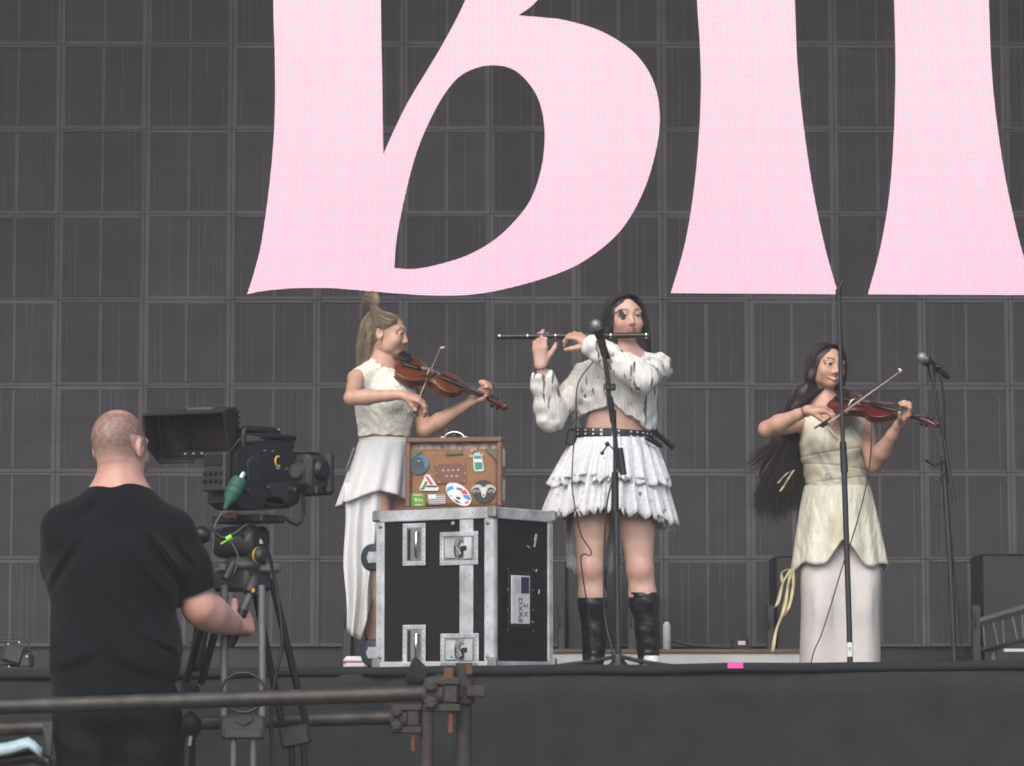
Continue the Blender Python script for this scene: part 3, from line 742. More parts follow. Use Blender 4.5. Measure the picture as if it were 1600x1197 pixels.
# tall straight pole
SY2 = 13.2; base = Vector((P(1329, 1030, SY2).x, SY2, DECK))
t = thing('microphone_stand', base, 'tall straight black pole stand in front of the fiddler in the pale dress', 'mic stand')
b = MB(); b.lathe(base, (0, 0, 1), [(0, .13), (.01, .13), (.018, .03), (.04, .02)], 24); b.build('base', m_dark, t)
b = MB(); b.tube([base + eZ * .03, P(1327, 980, SY2), P(1319, 735, SY2)], .0125, 12); b.build('lower_pole', m_std, t)
b = MB(); b.tube([P(1319.5, 738, SY2), P(1317, 690, SY2)], [.0165, .0145], 12); b.build('height_clutch', m_dark, t)
b = MB(); b.tube([P(1317, 692, SY2), P(1310.5, 468, SY2)], .0095, 12); b.build('upper_pole', m_std, t)
b = MB(); b.tube([P(1310.5, 470, SY2), P(1310, 452, SY2)], [.011, .013], 10); b.build('end_fitting', m_dark, t)
b = MB(); b.tube([P(1310, 454, SY2), P(1313, 446, SY2), P(1318, 438, SY2)], .006, 8); b.tube([P(1311, 448, SY2), P(1305, 440, SY2), P(1306, 434, SY2)], .004, 6); b.build('clip', m_dark, t)
b = MB(); b.tube([P(1328.3, 1026, SY2 - .002), P(1327.8, 1004, SY2 - .002)], .0145, 12); tp = b.build('white_tape', m_white, t)
b = MB(); q = P(1328, 1014, SY2 - .018); b.tube(smooth_path([q + Vector((.004 * math.cos(a), 0, .006 * math.sin(a))) for a in np.linspace(.3, 5.8, 8)], 3), .0012, 5); b.build('pen_mark', ink, tp)
# right stand
SY3 = 13.6; base = Vector((P(1494, 1030, SY3).x, SY3, DECK))
t = thing('microphone_stand', base, 'black boom microphone stand at the far right of the stage', 'mic stand')
b = MB(); b.lathe(base, (0, 0, 1), [(0, .05), (.03, .03), (.06, .018)], 18); b.build('base', m_dark, t)
for an in (190, 310, 70):
    d = Vector((math.cos(R_(an)), math.sin(R_(an)), 0)); b = MB(); b.tube([base + d * .02 + eZ * .05, base + d * .3 + eZ * .008], .009, 8); b.build('leg', m_std, t)
b = MB(); b.tube([base + eZ * .04, P(1484, 870, SY3), P(1475, 735, SY3)], .0125, 10); b.build('lower_pole', m_std, t)
b = MB(); b.tube([P(1476, 752, SY3), P(1474, 712, SY3)], [.017, .015], 12); b.build('height_clutch', m_dark, t)
b = MB(); b.tube([P(1491, 784, SY3 - .03), P(1475, 690, SY3 - .03), P(1466, 645, SY3 - .04), P(1456, 584, SY3 - .05)], .0085, 10); b.build('boom', m_std, t)
b = MB(); b.tube([P(1476, 720, SY3 - .02), P(1460, 728, SY3 - .05), P(1448, 720, SY3 - .06)], .004, 6); b.tube([P(1478, 735, SY3 - .02), P(1462, 752, SY3 - .04)], .004, 6); b.ball(P(1448, 720, SY3 - .06), .008, 8); b.build('clamp_lever', m_dark, t)
b = MB(); b.tube([P(1457, 590, SY3 - .05), P(1454, 570, SY3 - .05)], [.013, .016], 10); b.box(P(1466, 572, SY3 - .05), (.03, .02, .02), None, .005); b.build('clip', m_dark, t)
b = MB(); b.tube(smooth_path([P(1468, 575, SY3 - .05), P(1476, 640, SY3 - .03), P(1478, 760, SY3 + .01), P(1492, 900, SY3 + .02), P(1504, 1028, SY3 + .02)], 6), .004, 6); tag(b.build('microphone_cable', m_dark), 'thin black cable running down the far right microphone stand', 'cable')
mt = thing('microphone', P(1441, 559, SY3 - .06), 'pale grey ball microphone on the far right stand', 'microphone')
mic(mt, P(1441, 559, SY3 - .06), P(1434, 554, SY3 - .06) - P(1450, 566, SY3 - .04))

# ------------------------------------------------------------------ small things
c = P(1149, 1036, LIP_Y - .03)
b = MB(); A = [[(c.x - .03 + .06 * i / 8, LIP_Y - .034, lip_z(c.x) - .018 + .012 * 0), (c.x - .03 + .06 * i / 8, LIP_Y - .030, lip_z(c.x) + .0015), (c.x - .03 + .06 * i / 8, LIP_Y + .03, lip_z(c.x) + .004 + .0006 * (i % 2))] for i in range(9)]
b.grid(A, smooth=False); tag(b.build('tape_strip', mat('hot_pink_tape', '#e0208a', .5, var=.1), None, .001), 'short strip of hot pink tape on the stage edge', 'tape')
zr = rz1 + .022
q = P(1042, 1019, 15.2); b = MB(); b.lathe((q.x, 15.2, zr), (0, 0, 1), [(0, .018), (.002, .02), (.115, .02), (.125, .018), (.13, .012), (.138, .012)], 18); bt = b.build('bottle', mat('milky_plastic', '#aab6b6', .4, var=.06)); tag(bt, 'white plastic bottle standing behind the flute player\'s boots', 'bottle')
q = P(1158, 1012, 15.2); t = thing('monitor_box', (q.x, 15.25, zr), 'small black electronic box with a white label on the riser', 'box')
b = MB(); b.box((q.x, 15.25, zr + .027), (.085, .07, .054), None, .004); b.build('housing', m_dark, t)
b = MB(); b.box((q.x + .004, 15.212, zr + .033), (.036, .004, .02)); b.build('label', m_white, t)
b = MB(); b.box((q.x - .017, 15.211, zr + .047), (.01, .003, .006)); b.build('warning_mark', mat('red_print', '#b82a3c', .5), t)
b = MB(); q1, q2 = P(1050, 1005, 15.3), P(1140, 1021, 15.3); b.tube(smooth_path([(q1.x, 15.45, zr + .05), ((q1.x * .6 + q2.x * .4), 15.4, zr + .024), (q2.x, 15.35, zr + .012), (q2.x + .12, 15.4, zr + .009)], 6), .009, 8)
tag(b.build('floor_cable', m_dark), 'thick black cable lying on the riser behind the white bottle', 'cable')
# gear lying by the far right: grey angled ramp frame
t = thing('lighting_bar', (P(1575, 1000, 15.2).x, 15.2, DECK), 'grey angled lighting bar frame at the right edge of the stage', 'lighting bar')
a_, b_ = P(1533, 972, 15.2), P(1640, 940, 15.0)
b = MB(); b.tube([a_, b_], .022, 4, smooth=False); b.build('top_rail', m_grey, t)
a2, b2 = P(1534, 1016, 15.2), P(1640, 990, 15.0)
b = MB(); b.tube([a2, b2], .014, 4, smooth=False); b.build('bottom_rail', m_char, t)
for k in range(7):
    u, v = (k + .2) / 7, (k + (.75 if k % 2 else .35)) / 7
    b = MB(); b.tube([a_.lerp(b_, u) - eZ * .02, a2.lerp(b2, v)], .007, 6); b.build('strut', m_grey, t)
b = MB(); q = P(1552, 1018, 15.2); b.cyl((q.x, 15.2, DECK), (q.x, 15.2, a2.z + .01), .018); b.build('foot', m_grey, t)
b = MB(); q = P(1650, 1000, 15.0); b.cyl((q.x, 15.0, DECK), (q.x, 15.0, b2.z), .018); b.build('foot', m_grey, t)
b = MB(); b.box((P(1595, 1016, 15.1).x, 15.1, P(1595, 1016, 15.1).z), (.17, .05, .014)); b.build('base_bar', m_white, t)
# far left: dark lamp with bright knobs
q = P(18, 1020, 13.4); t = thing('floor_lamp', (q.x, 13.4, DECK), 'small black stage lamp with shiny knobs at the far left', 'lamp')
b = MB(); b.box((q.x, 13.4, (DECK + q.z - .05) / 2), (.1, .1, q.z - .05 - DECK), None, .01); b.build('stand', m_dark, t)
b = MB(); b.box((q.x + .02, 13.36, q.z - .005), (.1, .1, .09), Matrix.Rotation(.3, 3, 'Y'), .015); b.box((q.x + .07, 13.36, q.z - .035), (.06, .08, .07), None, .012); b.build('head', m_char, t)
b = MB(); b.tube([(q.x - .075, 13.4, q.z - .06), (q.x - .075, 13.4, q.z + .05), (q.x + .075, 13.4, q.z + .05), (q.x + .075, 13.4, q.z - .06)], .008, 6); b.build('yoke', m_dark, t)
for (px, py) in ((13, 1007), (30, 1004), (42, 1026), (14, 1042)):
    b = MB(); b.ball(P(px, py, 13.25), .0055, 8); b.build('knob', m_alu, t)
# a strip of coloured tape roll / cloth bundle behind the castor
q = P(556, 1034, 13.9); t = thing('tape_roll', (q.x, 13.9, RISER), 'white cloth bundle with a magenta band beside the road case castor', 'bundle')
b = MB(); b.box((q.x, 13.9, RISER + .03), (.11, .09, .06), None, .015); b.build('bundle', m_white, t)
b = MB(); b.box((q.x, 13.9, RISER + .035), (.113, .093, .012), None, .003); b.build('band', mat('magenta_band', '#9c3a8c', .6), t)

# ================================================================== PEOPLE AND INSTRUMENTS
V3 = lambda p: np.array(p, float)
m_skin = mat('skin', '#c08a70', .52, attr=True, var=.16, scale=28, bump=.0008, bscale=140, sss=.08)
def head(B, C, R, s=1.0, lip='#a85a55', skin=None, man=False, smile=False, k=1.0, brow='#3a2a24', iris='#3a3a34', pout=False, blush=None, lid=None):
    C = Vector(C)
    def w(x, y, z): return C + R @ Vector((x * s, y * s, z * s))
    Rn = np.array(R)
    def e(c, r, kk=.02, col=None, sub=False): B.ell(w(*c), [q * s for q in r], Rn, kk * s, col, sub)
    def c_(a, b, ra, rb=None, kk=.012, col=None, sub=False): B.cap(w(*a), w(*b), ra * s, (ra if rb is None else rb) * s, kk * s, None, col, sub)
    j = 1.12 if man else 1.0
    e((0, -.014, .028), (.073 * (1.03 if man else 1), .094, .086 if man else .077), .02)
    e((0, .018, -.026), (.055 * j, .064, .070), .03)
    e((0, .054, -.079), (.022 * j, .024, .02), .03)
    for sx in (-1, 1):
        e((sx * .040 * j, .012, -.06), (.017, .033, .022), .03)
        e((sx * .036, .056, -.028), (.024, .022, .022), .03)
        c_((sx * .014, .082, .026), (sx * .05, .066, .024), .0085, .006, .02)
        e((sx * .031, .092, .004), (.017, .012, .0105), .012, None, True)
        e((sx * .031, .0705, .004), (.0135, .0135, .0125), .002, '#6a5850')
        c_((sx * .018, .0815, .0095), (sx * .031, .083, .0105), .0042, .0046, .006); c_((sx * .031, .083, .0105), (sx * .045, .0755, .0075), .0046, .0036, .006)
        c_((sx * .02, .080, -.0045), (sx * .043, .077, -.003), .0042, .0042, .008)
        e((sx * .076 * (1.03 if man else 1), -.012, -.004), (.008, .018, .031), .006); e((sx * .081, -.006, 0), (.006, .008, .014), .006, None, True)
        e((sx * .010, .085, -.034), (.007, .009, .0062), .008)
    c_((0, .081, .018), (0, .098, -.027), .0058, .0088, .014)
    mz = -.055
    if smile:
        c_((-.028, .064, mz + .006), (0, .083, mz + .001), .0032, .004, .005, lip); c_((0, .083, mz + .001), (.028, .064, mz + .006), .004, .0032, .005, lip)
        c_((-.023, .068, mz + .001), (0, .0825, mz - .006), .0036, .0046, .002, '#d2cac4'); c_((0, .0825, mz - .006), (.023, .068, mz + .001), .0046, .0036, .002, '#d2cac4')
        c_((-.024, .067, mz - .003), (0, .0815, mz - .0135), .0032, .0048, .005, lip); c_((0, .0815, mz - .0135), (.024, .067, mz - .003), .0048, .0032, .005, lip)
    else:
        wd = .018 if pout else .022
        c_((-wd, .070, mz), (0, .081, mz + .003), .0035, .005, .008, lip); c_((0, .081, mz + .003), (wd, .070, mz), .005, .0035, .008, lip)
        c_((-wd * .85, .070, mz - .005), (0, .080, mz - .009), .004, .006, .008, lip); c_((0, .080, mz - .009), (wd * .85, .070, mz - .005), .006, .004, .008, lip)
    Rm = np.array(R); Cn = np.array(C)
    def paint(V, Cc):
        L = (V - Cn) @ Rm / s; x, y, z = np.abs(L[:, 0]), L[:, 1], L[:, 2]
        near = (np.abs(L) < .16).all(1)
        bl = lambda mk, c, a: Cc.__setitem__((mk, slice(0, 3)), Cc[mk, :3] * (1 - a) + np.array(lin(c)) * a)
        bl(near & (y > .05) & (x > .012) & (x < .046) & (np.abs(z - (.0275 + .004 * np.sin((x - .012) / .038 * 3.0))) < .0042), brow, .85)
        bl(near & (y > .07) & (np.hypot(x - .031, z - .004) < .0072) & (z < .0098), iris, .95)
        bl(near & (y > .06) & (x > .015) & (x < .045) & (np.abs(z - (.0085 - .12 * np.abs(x - .03))) < .0022), '#241c1a', .8)
        if lid: bl(near & (y > .06) & (x > .014) & (x < .048) & (z > .0115) & (z < .021), lid, .35)
        bl(near & (y > .088) & (x > .003) & (x < .012) & (z < -.0395) & (z > -.046), '#5a3028', .6)
        if blush: bl(near & (y > .03) & (np.hypot(x - .045, (z + .03) * 1.2) < .022), blush, .25)
        return L
    return w, paint
def redden(V, C, pts, r=.05, c='#b06a5c', a=.32):
    for p in pts:
        f = (a * np.exp(-((V - np.array(p)) ** 2).sum(1) / r ** 2))[:, None]; C[:, :3] = C[:, :3] * (1 - f) + np.array(lin(c)) * f
def hand(B, wr, d, n, side, curls, s=1.0, thumb=(.55, .75, .35), tcurl=.4, spread=.0, col=None, k=.008):
    """d: wrist to knuckles, n: the way the palm faces, side: +1 if the thumb is along d x n"""
    wr, d = Vector(wr), Vector(d).normalized(); n = Vector(n); n = (n - d * n.dot(d)).normalized(); t = d.cross(n) * side
    q = lambda a, b, c: wr + (d * a + t * b + n * c) * s
    for b in (.024, .008, -.008, -.022): B.cap(q(.005, b * .55, 0), q(.078, b, .002), .0135 * s, .0125 * s, .016, None, col)
    for i, (b, L0, ba) in enumerate(((.027, .083, .082), (.009, .092, .087), (-.009, .085, .084), (-.025, .068, .076))):
        a = curls[i] if isinstance(curls[0], (list, tuple)) else curls
        p = q(ba, b, 0); dd = (d + t * (b * spread * 12)).normalized(); r0 = .0092 * s; ang = 0
        for f, cu in zip((.46, .30, .24), a):
            ang += cu; v = dd * math.cos(ang) + n * math.sin(ang); p2 = p + v * L0 * f * s
            B.cap(p, p2, r0, r0 * .9, k, None, col); p, r0 = p2, r0 * .9
    p = q(.02, .02, .004); v = (d * thumb[0] + t * thumb[1] + n * thumb[2]).normalized(); v2 = (v + (n * .5 - t * .5 + d * .3) * tcurl * 1.6).normalized()
    p2 = p + v * .045 * s; p3 = p2 + v * .028 * s; p4 = p3 + v2 * .028 * s
    B.cap(p, p2, .0145 * s, .0115 * s, .012, None, col); B.cap(p2, p3, .0115 * s, .01 * s, k, None, col); B.cap(p3, p4, .01 * s, .0085 * s, k, None, col)
def arm(B, sh, el, wr, r=(.040, .034, .022), k=.012, col=None, sc=1.0):
    sh, el, wr = Vector(sh), Vector(el), Vector(wr)
    B.chain([sh, sh.lerp(el, .45), el], [r[0] * sc, r[0] * .93 * sc, r[1] * sc], k, None, col)
    B.chain([el, el.lerp(wr, .3), el.lerp(wr, .75), wr], [r[1] * sc, r[1] * 1.08 * sc, r[2] * 1.15 * sc, r[2] * sc], k, None, col)
def leg(B, hip, kn, an, r=(.085, .056, .036), k=.02, col=None):
    hip, kn, an = Vector(hip), Vector(kn), Vector(an)
    B.chain([hip, hip.lerp(kn, .5), kn], [r[0], r[0] * .86, r[1]], k, None, col)
    back = (kn - hip).normalized()
    B.chain([kn, kn.lerp(an, .35), an], [r[1], r[1] * 1.02, r[2]], k, None, col)
def loft(nm, rings, material, parent, closed=True, solid=.003):
    b = MB(); A = [[r[i] for r in rings] for i in range(len(rings[0]))]; b.grid(A, closed_u=closed); return b.build(nm, material, parent, solid)
def strands(nm, sets, material, parent, seed=1):
    """sets: (guides, count, radius, jitter): guides are polylines side by side, strands run between them"""
    rg = random.Random(seed); b = MB()
    for guides, count, rad, jit in sets:
        G = [smooth_path(g, 4) for g in guides]; npt = min(len(g) for g in G); G = [g[:npt] for g in G]
        for _ in range(count):
            u = rg.random() * (len(G) - 1); i = min(int(u), len(G) - 2) if len(G) > 1 else 0; f = u - i
            off = Vector((rg.gauss(0, 1), rg.gauss(0, 1), rg.gauss(0, 1))) * jit; cut = rg.randint(max(2, int(npt * .72)), npt)
            ph = rg.random() * 6.3; pts = []
            for q in range(cut):
                p = G[i][q].lerp(G[min(i + 1, len(G) - 1)][q], f) if len(G) > 1 else G[0][q].copy()
                tt = q / (npt - 1); pts.append(p + off * (.25 + .9 * tt) + Vector((math.sin(ph + tt * 7), math.cos(ph * 2 + tt * 5), 0)) * jit * .5 * tt)
            rr = rad * rg.uniform(.6, 1.3)
            b.tube(pts, [rr * (1 - .75 * (q / (cut - 1)) ** 2) for q in range(cut)], 4, caps=False)
    return struct_part(b.build(nm, material, parent))
def struct_part(o): return o

# ------------------------------------------------------------------ instruments
def violin(label, o, scroll, nrm, c1, c2, s=1.0):
    """o: middle of the chin end, scroll: tip of the scroll, nrm: the way the top faces"""
    o, d = Vector(o), (Vector(scroll) - Vector(o)); L = d.length; d.normalize(); n = Vector(nrm); n = (n - d * n.dot(d)).normalized(); t = d.cross(n)
    s = L / .595; mt = mat('varnish' + c1, c1, .28, col2=c2, scale=18, stretch=(1, 1, 1)); me = mat('ebony', '#1b1a1c', .4, var=.1)
    v = thing('violin', o, label, 'violin'); q = lambda a, b, c: o + (d * a + t * b + n * c) * s
    prof = [(0, 0), (.002, .035), (.012, .068), (.035, .094), (.07, .104), (.105, .098), (.14, .076), (.158, .062), (.175, .055), (.2, .053), (.22, .058), (.234, .068), (.25, .078), (.28, .083), (.31, .077), (.335, .056), (.35, .03), (.355, 0)]
    out = [(a, b) for a, b in curve2(prof, 3)] ; ring = out + [(a, -b) for a, b in out[-2:0:-1]]
    def plate(z0, hgt, nm):
        b = MB(); rows = []
        for f in (1.0, .93, .8, .6, .35, .08):
            rows.append([q(.178 + (a - .178) * f, w_ * f, z0 + hgt * (1 - f ** 2.2) * (1 if f < .99 else 0)) for a, w_ in ring])
        A = [[r[i] for r in rows] for i in range(len(ring))]; b.grid(A, True); return b.build(nm, mt, v, .003 * s)
    plate(.016, .014, 'top_plate'); plate(-.016, -.012, 'back_plate')
    b = MB(); b.grid([[q(.178 + (a - .178) * .96, w_ * .96, z) for z in (-.016, 0, .016)] for a, w_ in ring], True); b.build('ribs', mt, v)
    b = MB(); b.tube([q(.345, 0, .008), q(.40, 0, .012), q(.48, 0, .012), q(.495, 0, .010)], [.018 * s, .012 * s, .0115 * s, .012 * s], 10); b.build('neck', mt, v)
    b = MB(); b.tube(smooth_path([q(.49, 0, .01), q(.53, 0, .004), q(.562, 0, -.006), q(.58, 0, -.012), q(.59, 0, -.004), q(.582, 0, .004), q(.574, 0, -.002)], 3), [.012 * s] * 10 + [.009 * s] * 9, 8); b.build('scroll', mt, v)
    for k in range(4):
        sg = 1 if k % 2 else -1; a = .505 + .014 * k
        b = MB(); b.tube([q(a, -sg * .012, .004), q(a, sg * .03, .004)], .0035 * s, 6); b.lathe(q(a, sg * .03, .004), t * sg, [(0, .004 * s), (.006 * s, .010 * s), (.014 * s, .009 * s)], 8); b.build('peg', me, v)
    def slab(pts, nm, mm, thick):
        b = MB(); A = [[q(a, -w_, z), q(a, -w_ * .5, z + thick * .8), q(a, 0, z + thick), q(a, w_ * .5, z + thick * .8), q(a, w_, z)] for a, w_, z in pts]; b.grid(A); return b.build(nm, mm, v, .004 * s)
    slab([(.225, .021, .042), (.3, .019, .036), (.4, .015, .028), (.492, .012, .019)], 'fingerboard', me, .004)
    slab([(.02, .012, .032), (.05, .02, .034), (.1, .02, .038), (.125, .016, .04)], 'tailpiece', me, .005)
    b = MB(); b.tube([q(.165, -.022, .028), q(.165, -.012, .046), q(.165, .012, .046), q(.165, .022, .028)], .003 * s, 6); b.build('bridge', mat('bridge_maple', '#b99a6a', .6), v)
    for k in range(4): 
        w_ = -.011 + .0073 * k; b = MB(); b.tube([q(.12, w_ * .9, .043), q(.165, w_, .05), q(.49, w_ * .7, .027)], .0007 * s, 4, caps=False); b.build('string', m_chrome, v)
    b = MB(); b.ell if False else None
    b.lathe(q(.03, -.055, .028), n, [(0, .03 * s), (.008 * s, .036 * s), (.012 * s, .034 * s), (.009 * s, .02 * s), (.008 * s, .002 * s)], 18); b.build('chin_rest', me, v)
    for sg in (-1, 1):
        b = MB(); b.tube(smooth_path([q(.135, sg * .046, .0285), q(.15, sg * .038, .0325), q(.175, sg * .033, .034), q(.195, sg * .028, .0335)], 3), .0025 * s, 5); b.build('sound_hole', me, v)
    return v, q
def bow(label, frog, tip, hair_side, pale=False):
    frog, tip = Vector(frog), Vector(tip); d = (tip - frog).normalized(); h = Vector(hair_side); h = (h - d * h.dot(d)).normalized(); L = (tip - frog).length
    v = thing('bow', frog, label, 'bow'); sm = mat('bow_stick', '#4a2a1e', .35, var=.1); b = MB()
    pts = [frog + d * L * u + h * (.012 * math.sin(math.pi * u) - 0) for u in np.linspace(0, 1, 12)]
    b.tube(pts, [.0048 - .002 * u for u in np.linspace(0, 1, 12)], 8); b.build('stick', sm, v)
    b = MB(); a0, a1 = frog + d * .05 + h * .022, tip + h * .016; tt = d.cross(h) * .005
    b.grid([[a0 - tt, a0 + tt], [a0.lerp(a1, .5) - tt, a0.lerp(a1, .5) + tt], [a1 - tt, a1 + tt]]); b.build('bow_hair', mat('horsehair', '#d8d2c0', .6, var=.05), v, .0012)
    b = MB(); R = Matrix((d, d.cross(h), h)).transposed(); b.box(frog + d * .035 + h * .012, (.045, .011, .024), R, .003); b.build('frog', mat('ebony', '#1b1a1c', .4, var=.1), v)
    b = MB(); b.prism([(0, -.003), (.012, -.002), (.004, .018), (-.006, .018)], tip - d * .006 - d.cross(h) * .003, d, h, .006); b.build('bow_tip', mat('ivory', '#cfc6b4', .5), v)
    b = MB(); b.cyl(frog - d * .012, frog, .005, n=8); b.build('screw', m_chrome, v)
    return v

# ------------------------------------------------------------------ flute player
Y0 = 13.6
def J(px, py, dy=0): return P(px, py, Y0 + dy)
SK2, SK1, SK3, SK4 = '#c6a293', '#c49c88', '#c29a86', '#c29a8c'
fl = thing('person', (J(965, 900).x, Y0, RISER), 'dark-haired person in white ripped jumper and tiered white skirt playing a flute', 'person')
B = Body(.0036); RT = frame((-.12, -1, 0)); RTn = np.array(RT)
hc2 = J(977, 498, -.03); RH = frame((.27, -.96, .0), (-.06, 0, 1))
hw, paint2 = head(B, hc2, RH, 1.0, lip='#a06a60', pout=True, blush='#c96a66', lid='#8a5a50')
nb = J(980, 562, .01); pel, che = J(957, 725, .02), J(970, 608, .0)
B.cap(hw(0, -.02, -.05), nb, .044, .05, .02); B.cap(nb, nb + Vector((0, .01, -.04)), .056, .07, .04)
shL, shR = J(1028, 574, -.0), J(914, 588, .0)
B.ell(che, (.140, .095, .15), RTn, .04); B.cap(che, pel, .125, .145, .05, (RT.col[1], .72)); B.ell(pel, (.165, .115, .12), RTn, .05)
B.cap(shR, nb, .044, .05, .05); B.cap(shL, nb, .044, .05, .05)
for sx in (-1, 1): B.ell(che + RT @ Vector((sx * .06, .085, -.01)), (.052, .045, .055), RTn, .03)
elR, wrR = J(860, 652, -.09), J(845, 572, -.17); arm(B, shR, elR, wrR)
elL, wrL = J(1006, 592, -.25), J(926, 541, -.235); arm(B, shL, elL, wrL)
hand(B, wrR, J(843, 540, -.18) - wrR, (.25, .75, .25), -1, [(.25, .5, .5), (.15, .45, .6), (.2, .5, .6), (.25, .55, .6)], .98, thumb=(.75, .5, .4), tcurl=.3)
hand(B, wrL, J(898, 522, -.225) - wrL, (-.1, .5, -.85), 1, [(.6, .9, .5), (.7, .8, .5), (.6, .8, .5), (.4, .7, .5)], .98, thumb=(.7, .3, .6))
for hip, kn, an, sg in ((J(925, 760, 0), J(923, 888, -.02), J(928, 1012, .0), -1), (J(992, 760, 0), J(1000, 888, -.02), J(1012, 1008, .0), 1)):
    leg(B, hip, kn, an, (.090, .058, .036))
    B.ell(kn + Vector((0, -.035, -.005)), (.036, .03, .042), None, .03)
def pc2(V, C):
    paint2(V, C); redden(V, C, [J(923, 890, -.06), J(1000, 890, -.06)], .05, a=.3); redden(V, C, [J(843, 540, -.18), J(895, 522, -.22)], .045)
    mk = (np.abs(V[:, 0] - che.x) < .15) & (V[:, 2] < J(970, 588).z) & (V[:, 2] > J(970, 634).z) & (V[:, 1] > Y0 - .16)
    C[mk, :3] = lin('#4a464a')
B.build('body', m_skin, fl, SK2, pc2)
# jumper: loose ripped knit
m_knit = bpy.data.materials.new('ripped_knit'); m_knit.use_nodes = True
def knit_mat(mm, base, thr, sc, stretch, bumpd=.004):
    n, l = mm.node_tree.nodes, mm.node_tree.links; b = n['Principled BSDF']
    b.inputs['Base Color'].default_value = (*lin(base), 1); b.inputs['Roughness'].default_value = .9; b.inputs['Specular IOR Level'].default_value = .2
    tc = n.new('ShaderNodeTexCoord'); mp = n.new('ShaderNodeMapping'); mp.inputs['Scale'].default_value = stretch; l.new(tc.outputs['Object'], mp.inputs[0])
    no = n.new('ShaderNodeTexNoise'); no.inputs['Scale'].default_value = sc; no.inputs['Detail'].default_value = 3; l.new(mp.outputs[0], no.inputs['Vector'])
    r = n.new('ShaderNodeMapRange'); r.inputs['From Min'].default_value = thr; r.inputs['From Max'].default_value = thr + .035; r.inputs['To Min'].default_value = 1; r.inputs['To Max'].default_value = .12
    l.new(no.outputs[0], r.inputs[0]); l.new(r.outputs[0], b.inputs['Alpha'])
    n2 = n.new('ShaderNodeTexNoise'); n2.inputs['Scale'].default_value = sc * 2.2; n2.inputs['Detail'].default_value = 4; l.new(mp.outputs[0], n2.inputs['Vector'])
    n3 = n.new('ShaderNodeTexNoise'); n3.inputs['Scale'].default_value = sc * 1.3; n3.inputs['Detail'].default_value = 5; n3.inputs['Roughness'].default_value = .7; l.new(mp.outputs[0], n3.inputs['Vector'])
    r3 = n.new('ShaderNodeMapRange'); r3.inputs['From Min'].default_value = .38; r3.inputs['From Max'].default_value = .6; l.new(n3.outputs[0], r3.inputs[0])
    m3 = n.new('ShaderNodeMix'); m3.data_type = 'RGBA'; m3.inputs['B'].default_value = (*lin(base), 1); m3.inputs['A'].default_value = (*(x * .82 for x in lin(base)), 1); l.new(r3.outputs[0], m3.inputs['Factor']); l.new(m3.outputs['Result'], b.inputs['Base Color'])
    bp = n.new('ShaderNodeBump'); bp.inputs['Strength'].default_value = 1; bp.inputs['Distance'].default_value = bumpd; l.new(n2.outputs[0], bp.inputs['Height']); l.new(bp.outputs[0], b.inputs['Normal'])
knit_mat(m_knit, '#dcdcd8', .60, 11, (4.2, 2.4, .65), .006)
G = Body(.0042)
G.ell(che + Vector((-.006, -.01, 0)), (.162, .118, .16), RTn, .04); G.cap(che, J(968, 668, 0), .15, .155, .05, (RT.col[1], .78))
G.cap(shR, nb + Vector((-.03, 0, -.03)), .058, .058, .05); G.cap(shL, nb + Vector((.03, 0, -.025)), .06, .058, .05)
for sx in (-1, 1): G.ell(che + RT @ Vector((sx * .06, .1, -.01)), (.056, .045, .058), RTn, .03)
arm(G, shR, elR, elR.lerp(wrR, .80), (.055, .054, .043), .03); G.cap(elR.lerp(wrR, .66), elR.lerp(wrR, .84), .058, .05, .02); G.ell(elR + Vector((.005, 0, -.004)), (.058, .055, .055), None, .03)
arm(G, shL, elL, elL.lerp(wrL, .98), (.056, .058, .042), .03); G.cap(elL.lerp(wrL, .72), elL.lerp(wrL, 1.0), .056, .05, .02)
G.cap(J(1010, 640, .02), J(1018, 672, .02), .04, .035, .03); G.cap(J(910, 628, .0), J(903, 652, .0), .035, .028, .03)
zc, x_c = J(955, 634).z, J(956, 630).x
def hem2(X, Y, Z):
    dx = (X - x_c); return (zc - .42 * np.minimum(np.abs(dx), .15) * (.8 + .9 * (dx > 0)) + .006 * np.sin(X * 60) + .004 * np.sin(X * 143 + Y * 70)) - Z
G.clips.append(lambda X, Y, Z: np.where(X < J(889, 640).x, -1.0, hem2(X, Y, Z)))
nb2 = nb + Vector((.0, -.055, .02))
G.clips.append(lambda X, Y, Z: .062 - np.sqrt((X - nb2.x) ** 2 + ((Y - nb2.y) * .8) ** 2 + ((Z - nb2.z) * .9) ** 2))
def cuff(X, Y, Z):
    d = (wrR - elR).normalized(); return (X - wrR.x) * d.x + (Y - wrR.y) * d.y + (Z - wrR.z) * d.z + .035 + .01 * np.sin(X * 90 + Y * 60)
G.clips.append(lambda X, Y, Z: np.where(X < J(890, 600).x, cuff(X, Y, Z), -1.0))
G.disp = lambda X, Y, Z: .0018 * np.sin(X * 75 + 4 * np.sin(Z * 22) + Y * 30) * np.sin(Z * 18 + X * 20) + .0016 * np.sin(Z * 55 + X * 25 + 3 * np.sin(X * 30)) + .0024 * np.sin(X * 60 + Z * 70 + 2.5 * np.sin(Z * 33 + Y * 20)) * np.sin(X * 23 - Z * 17 + 1) 
G.build('jumper', m_knit, fl, '#d6d5cc')
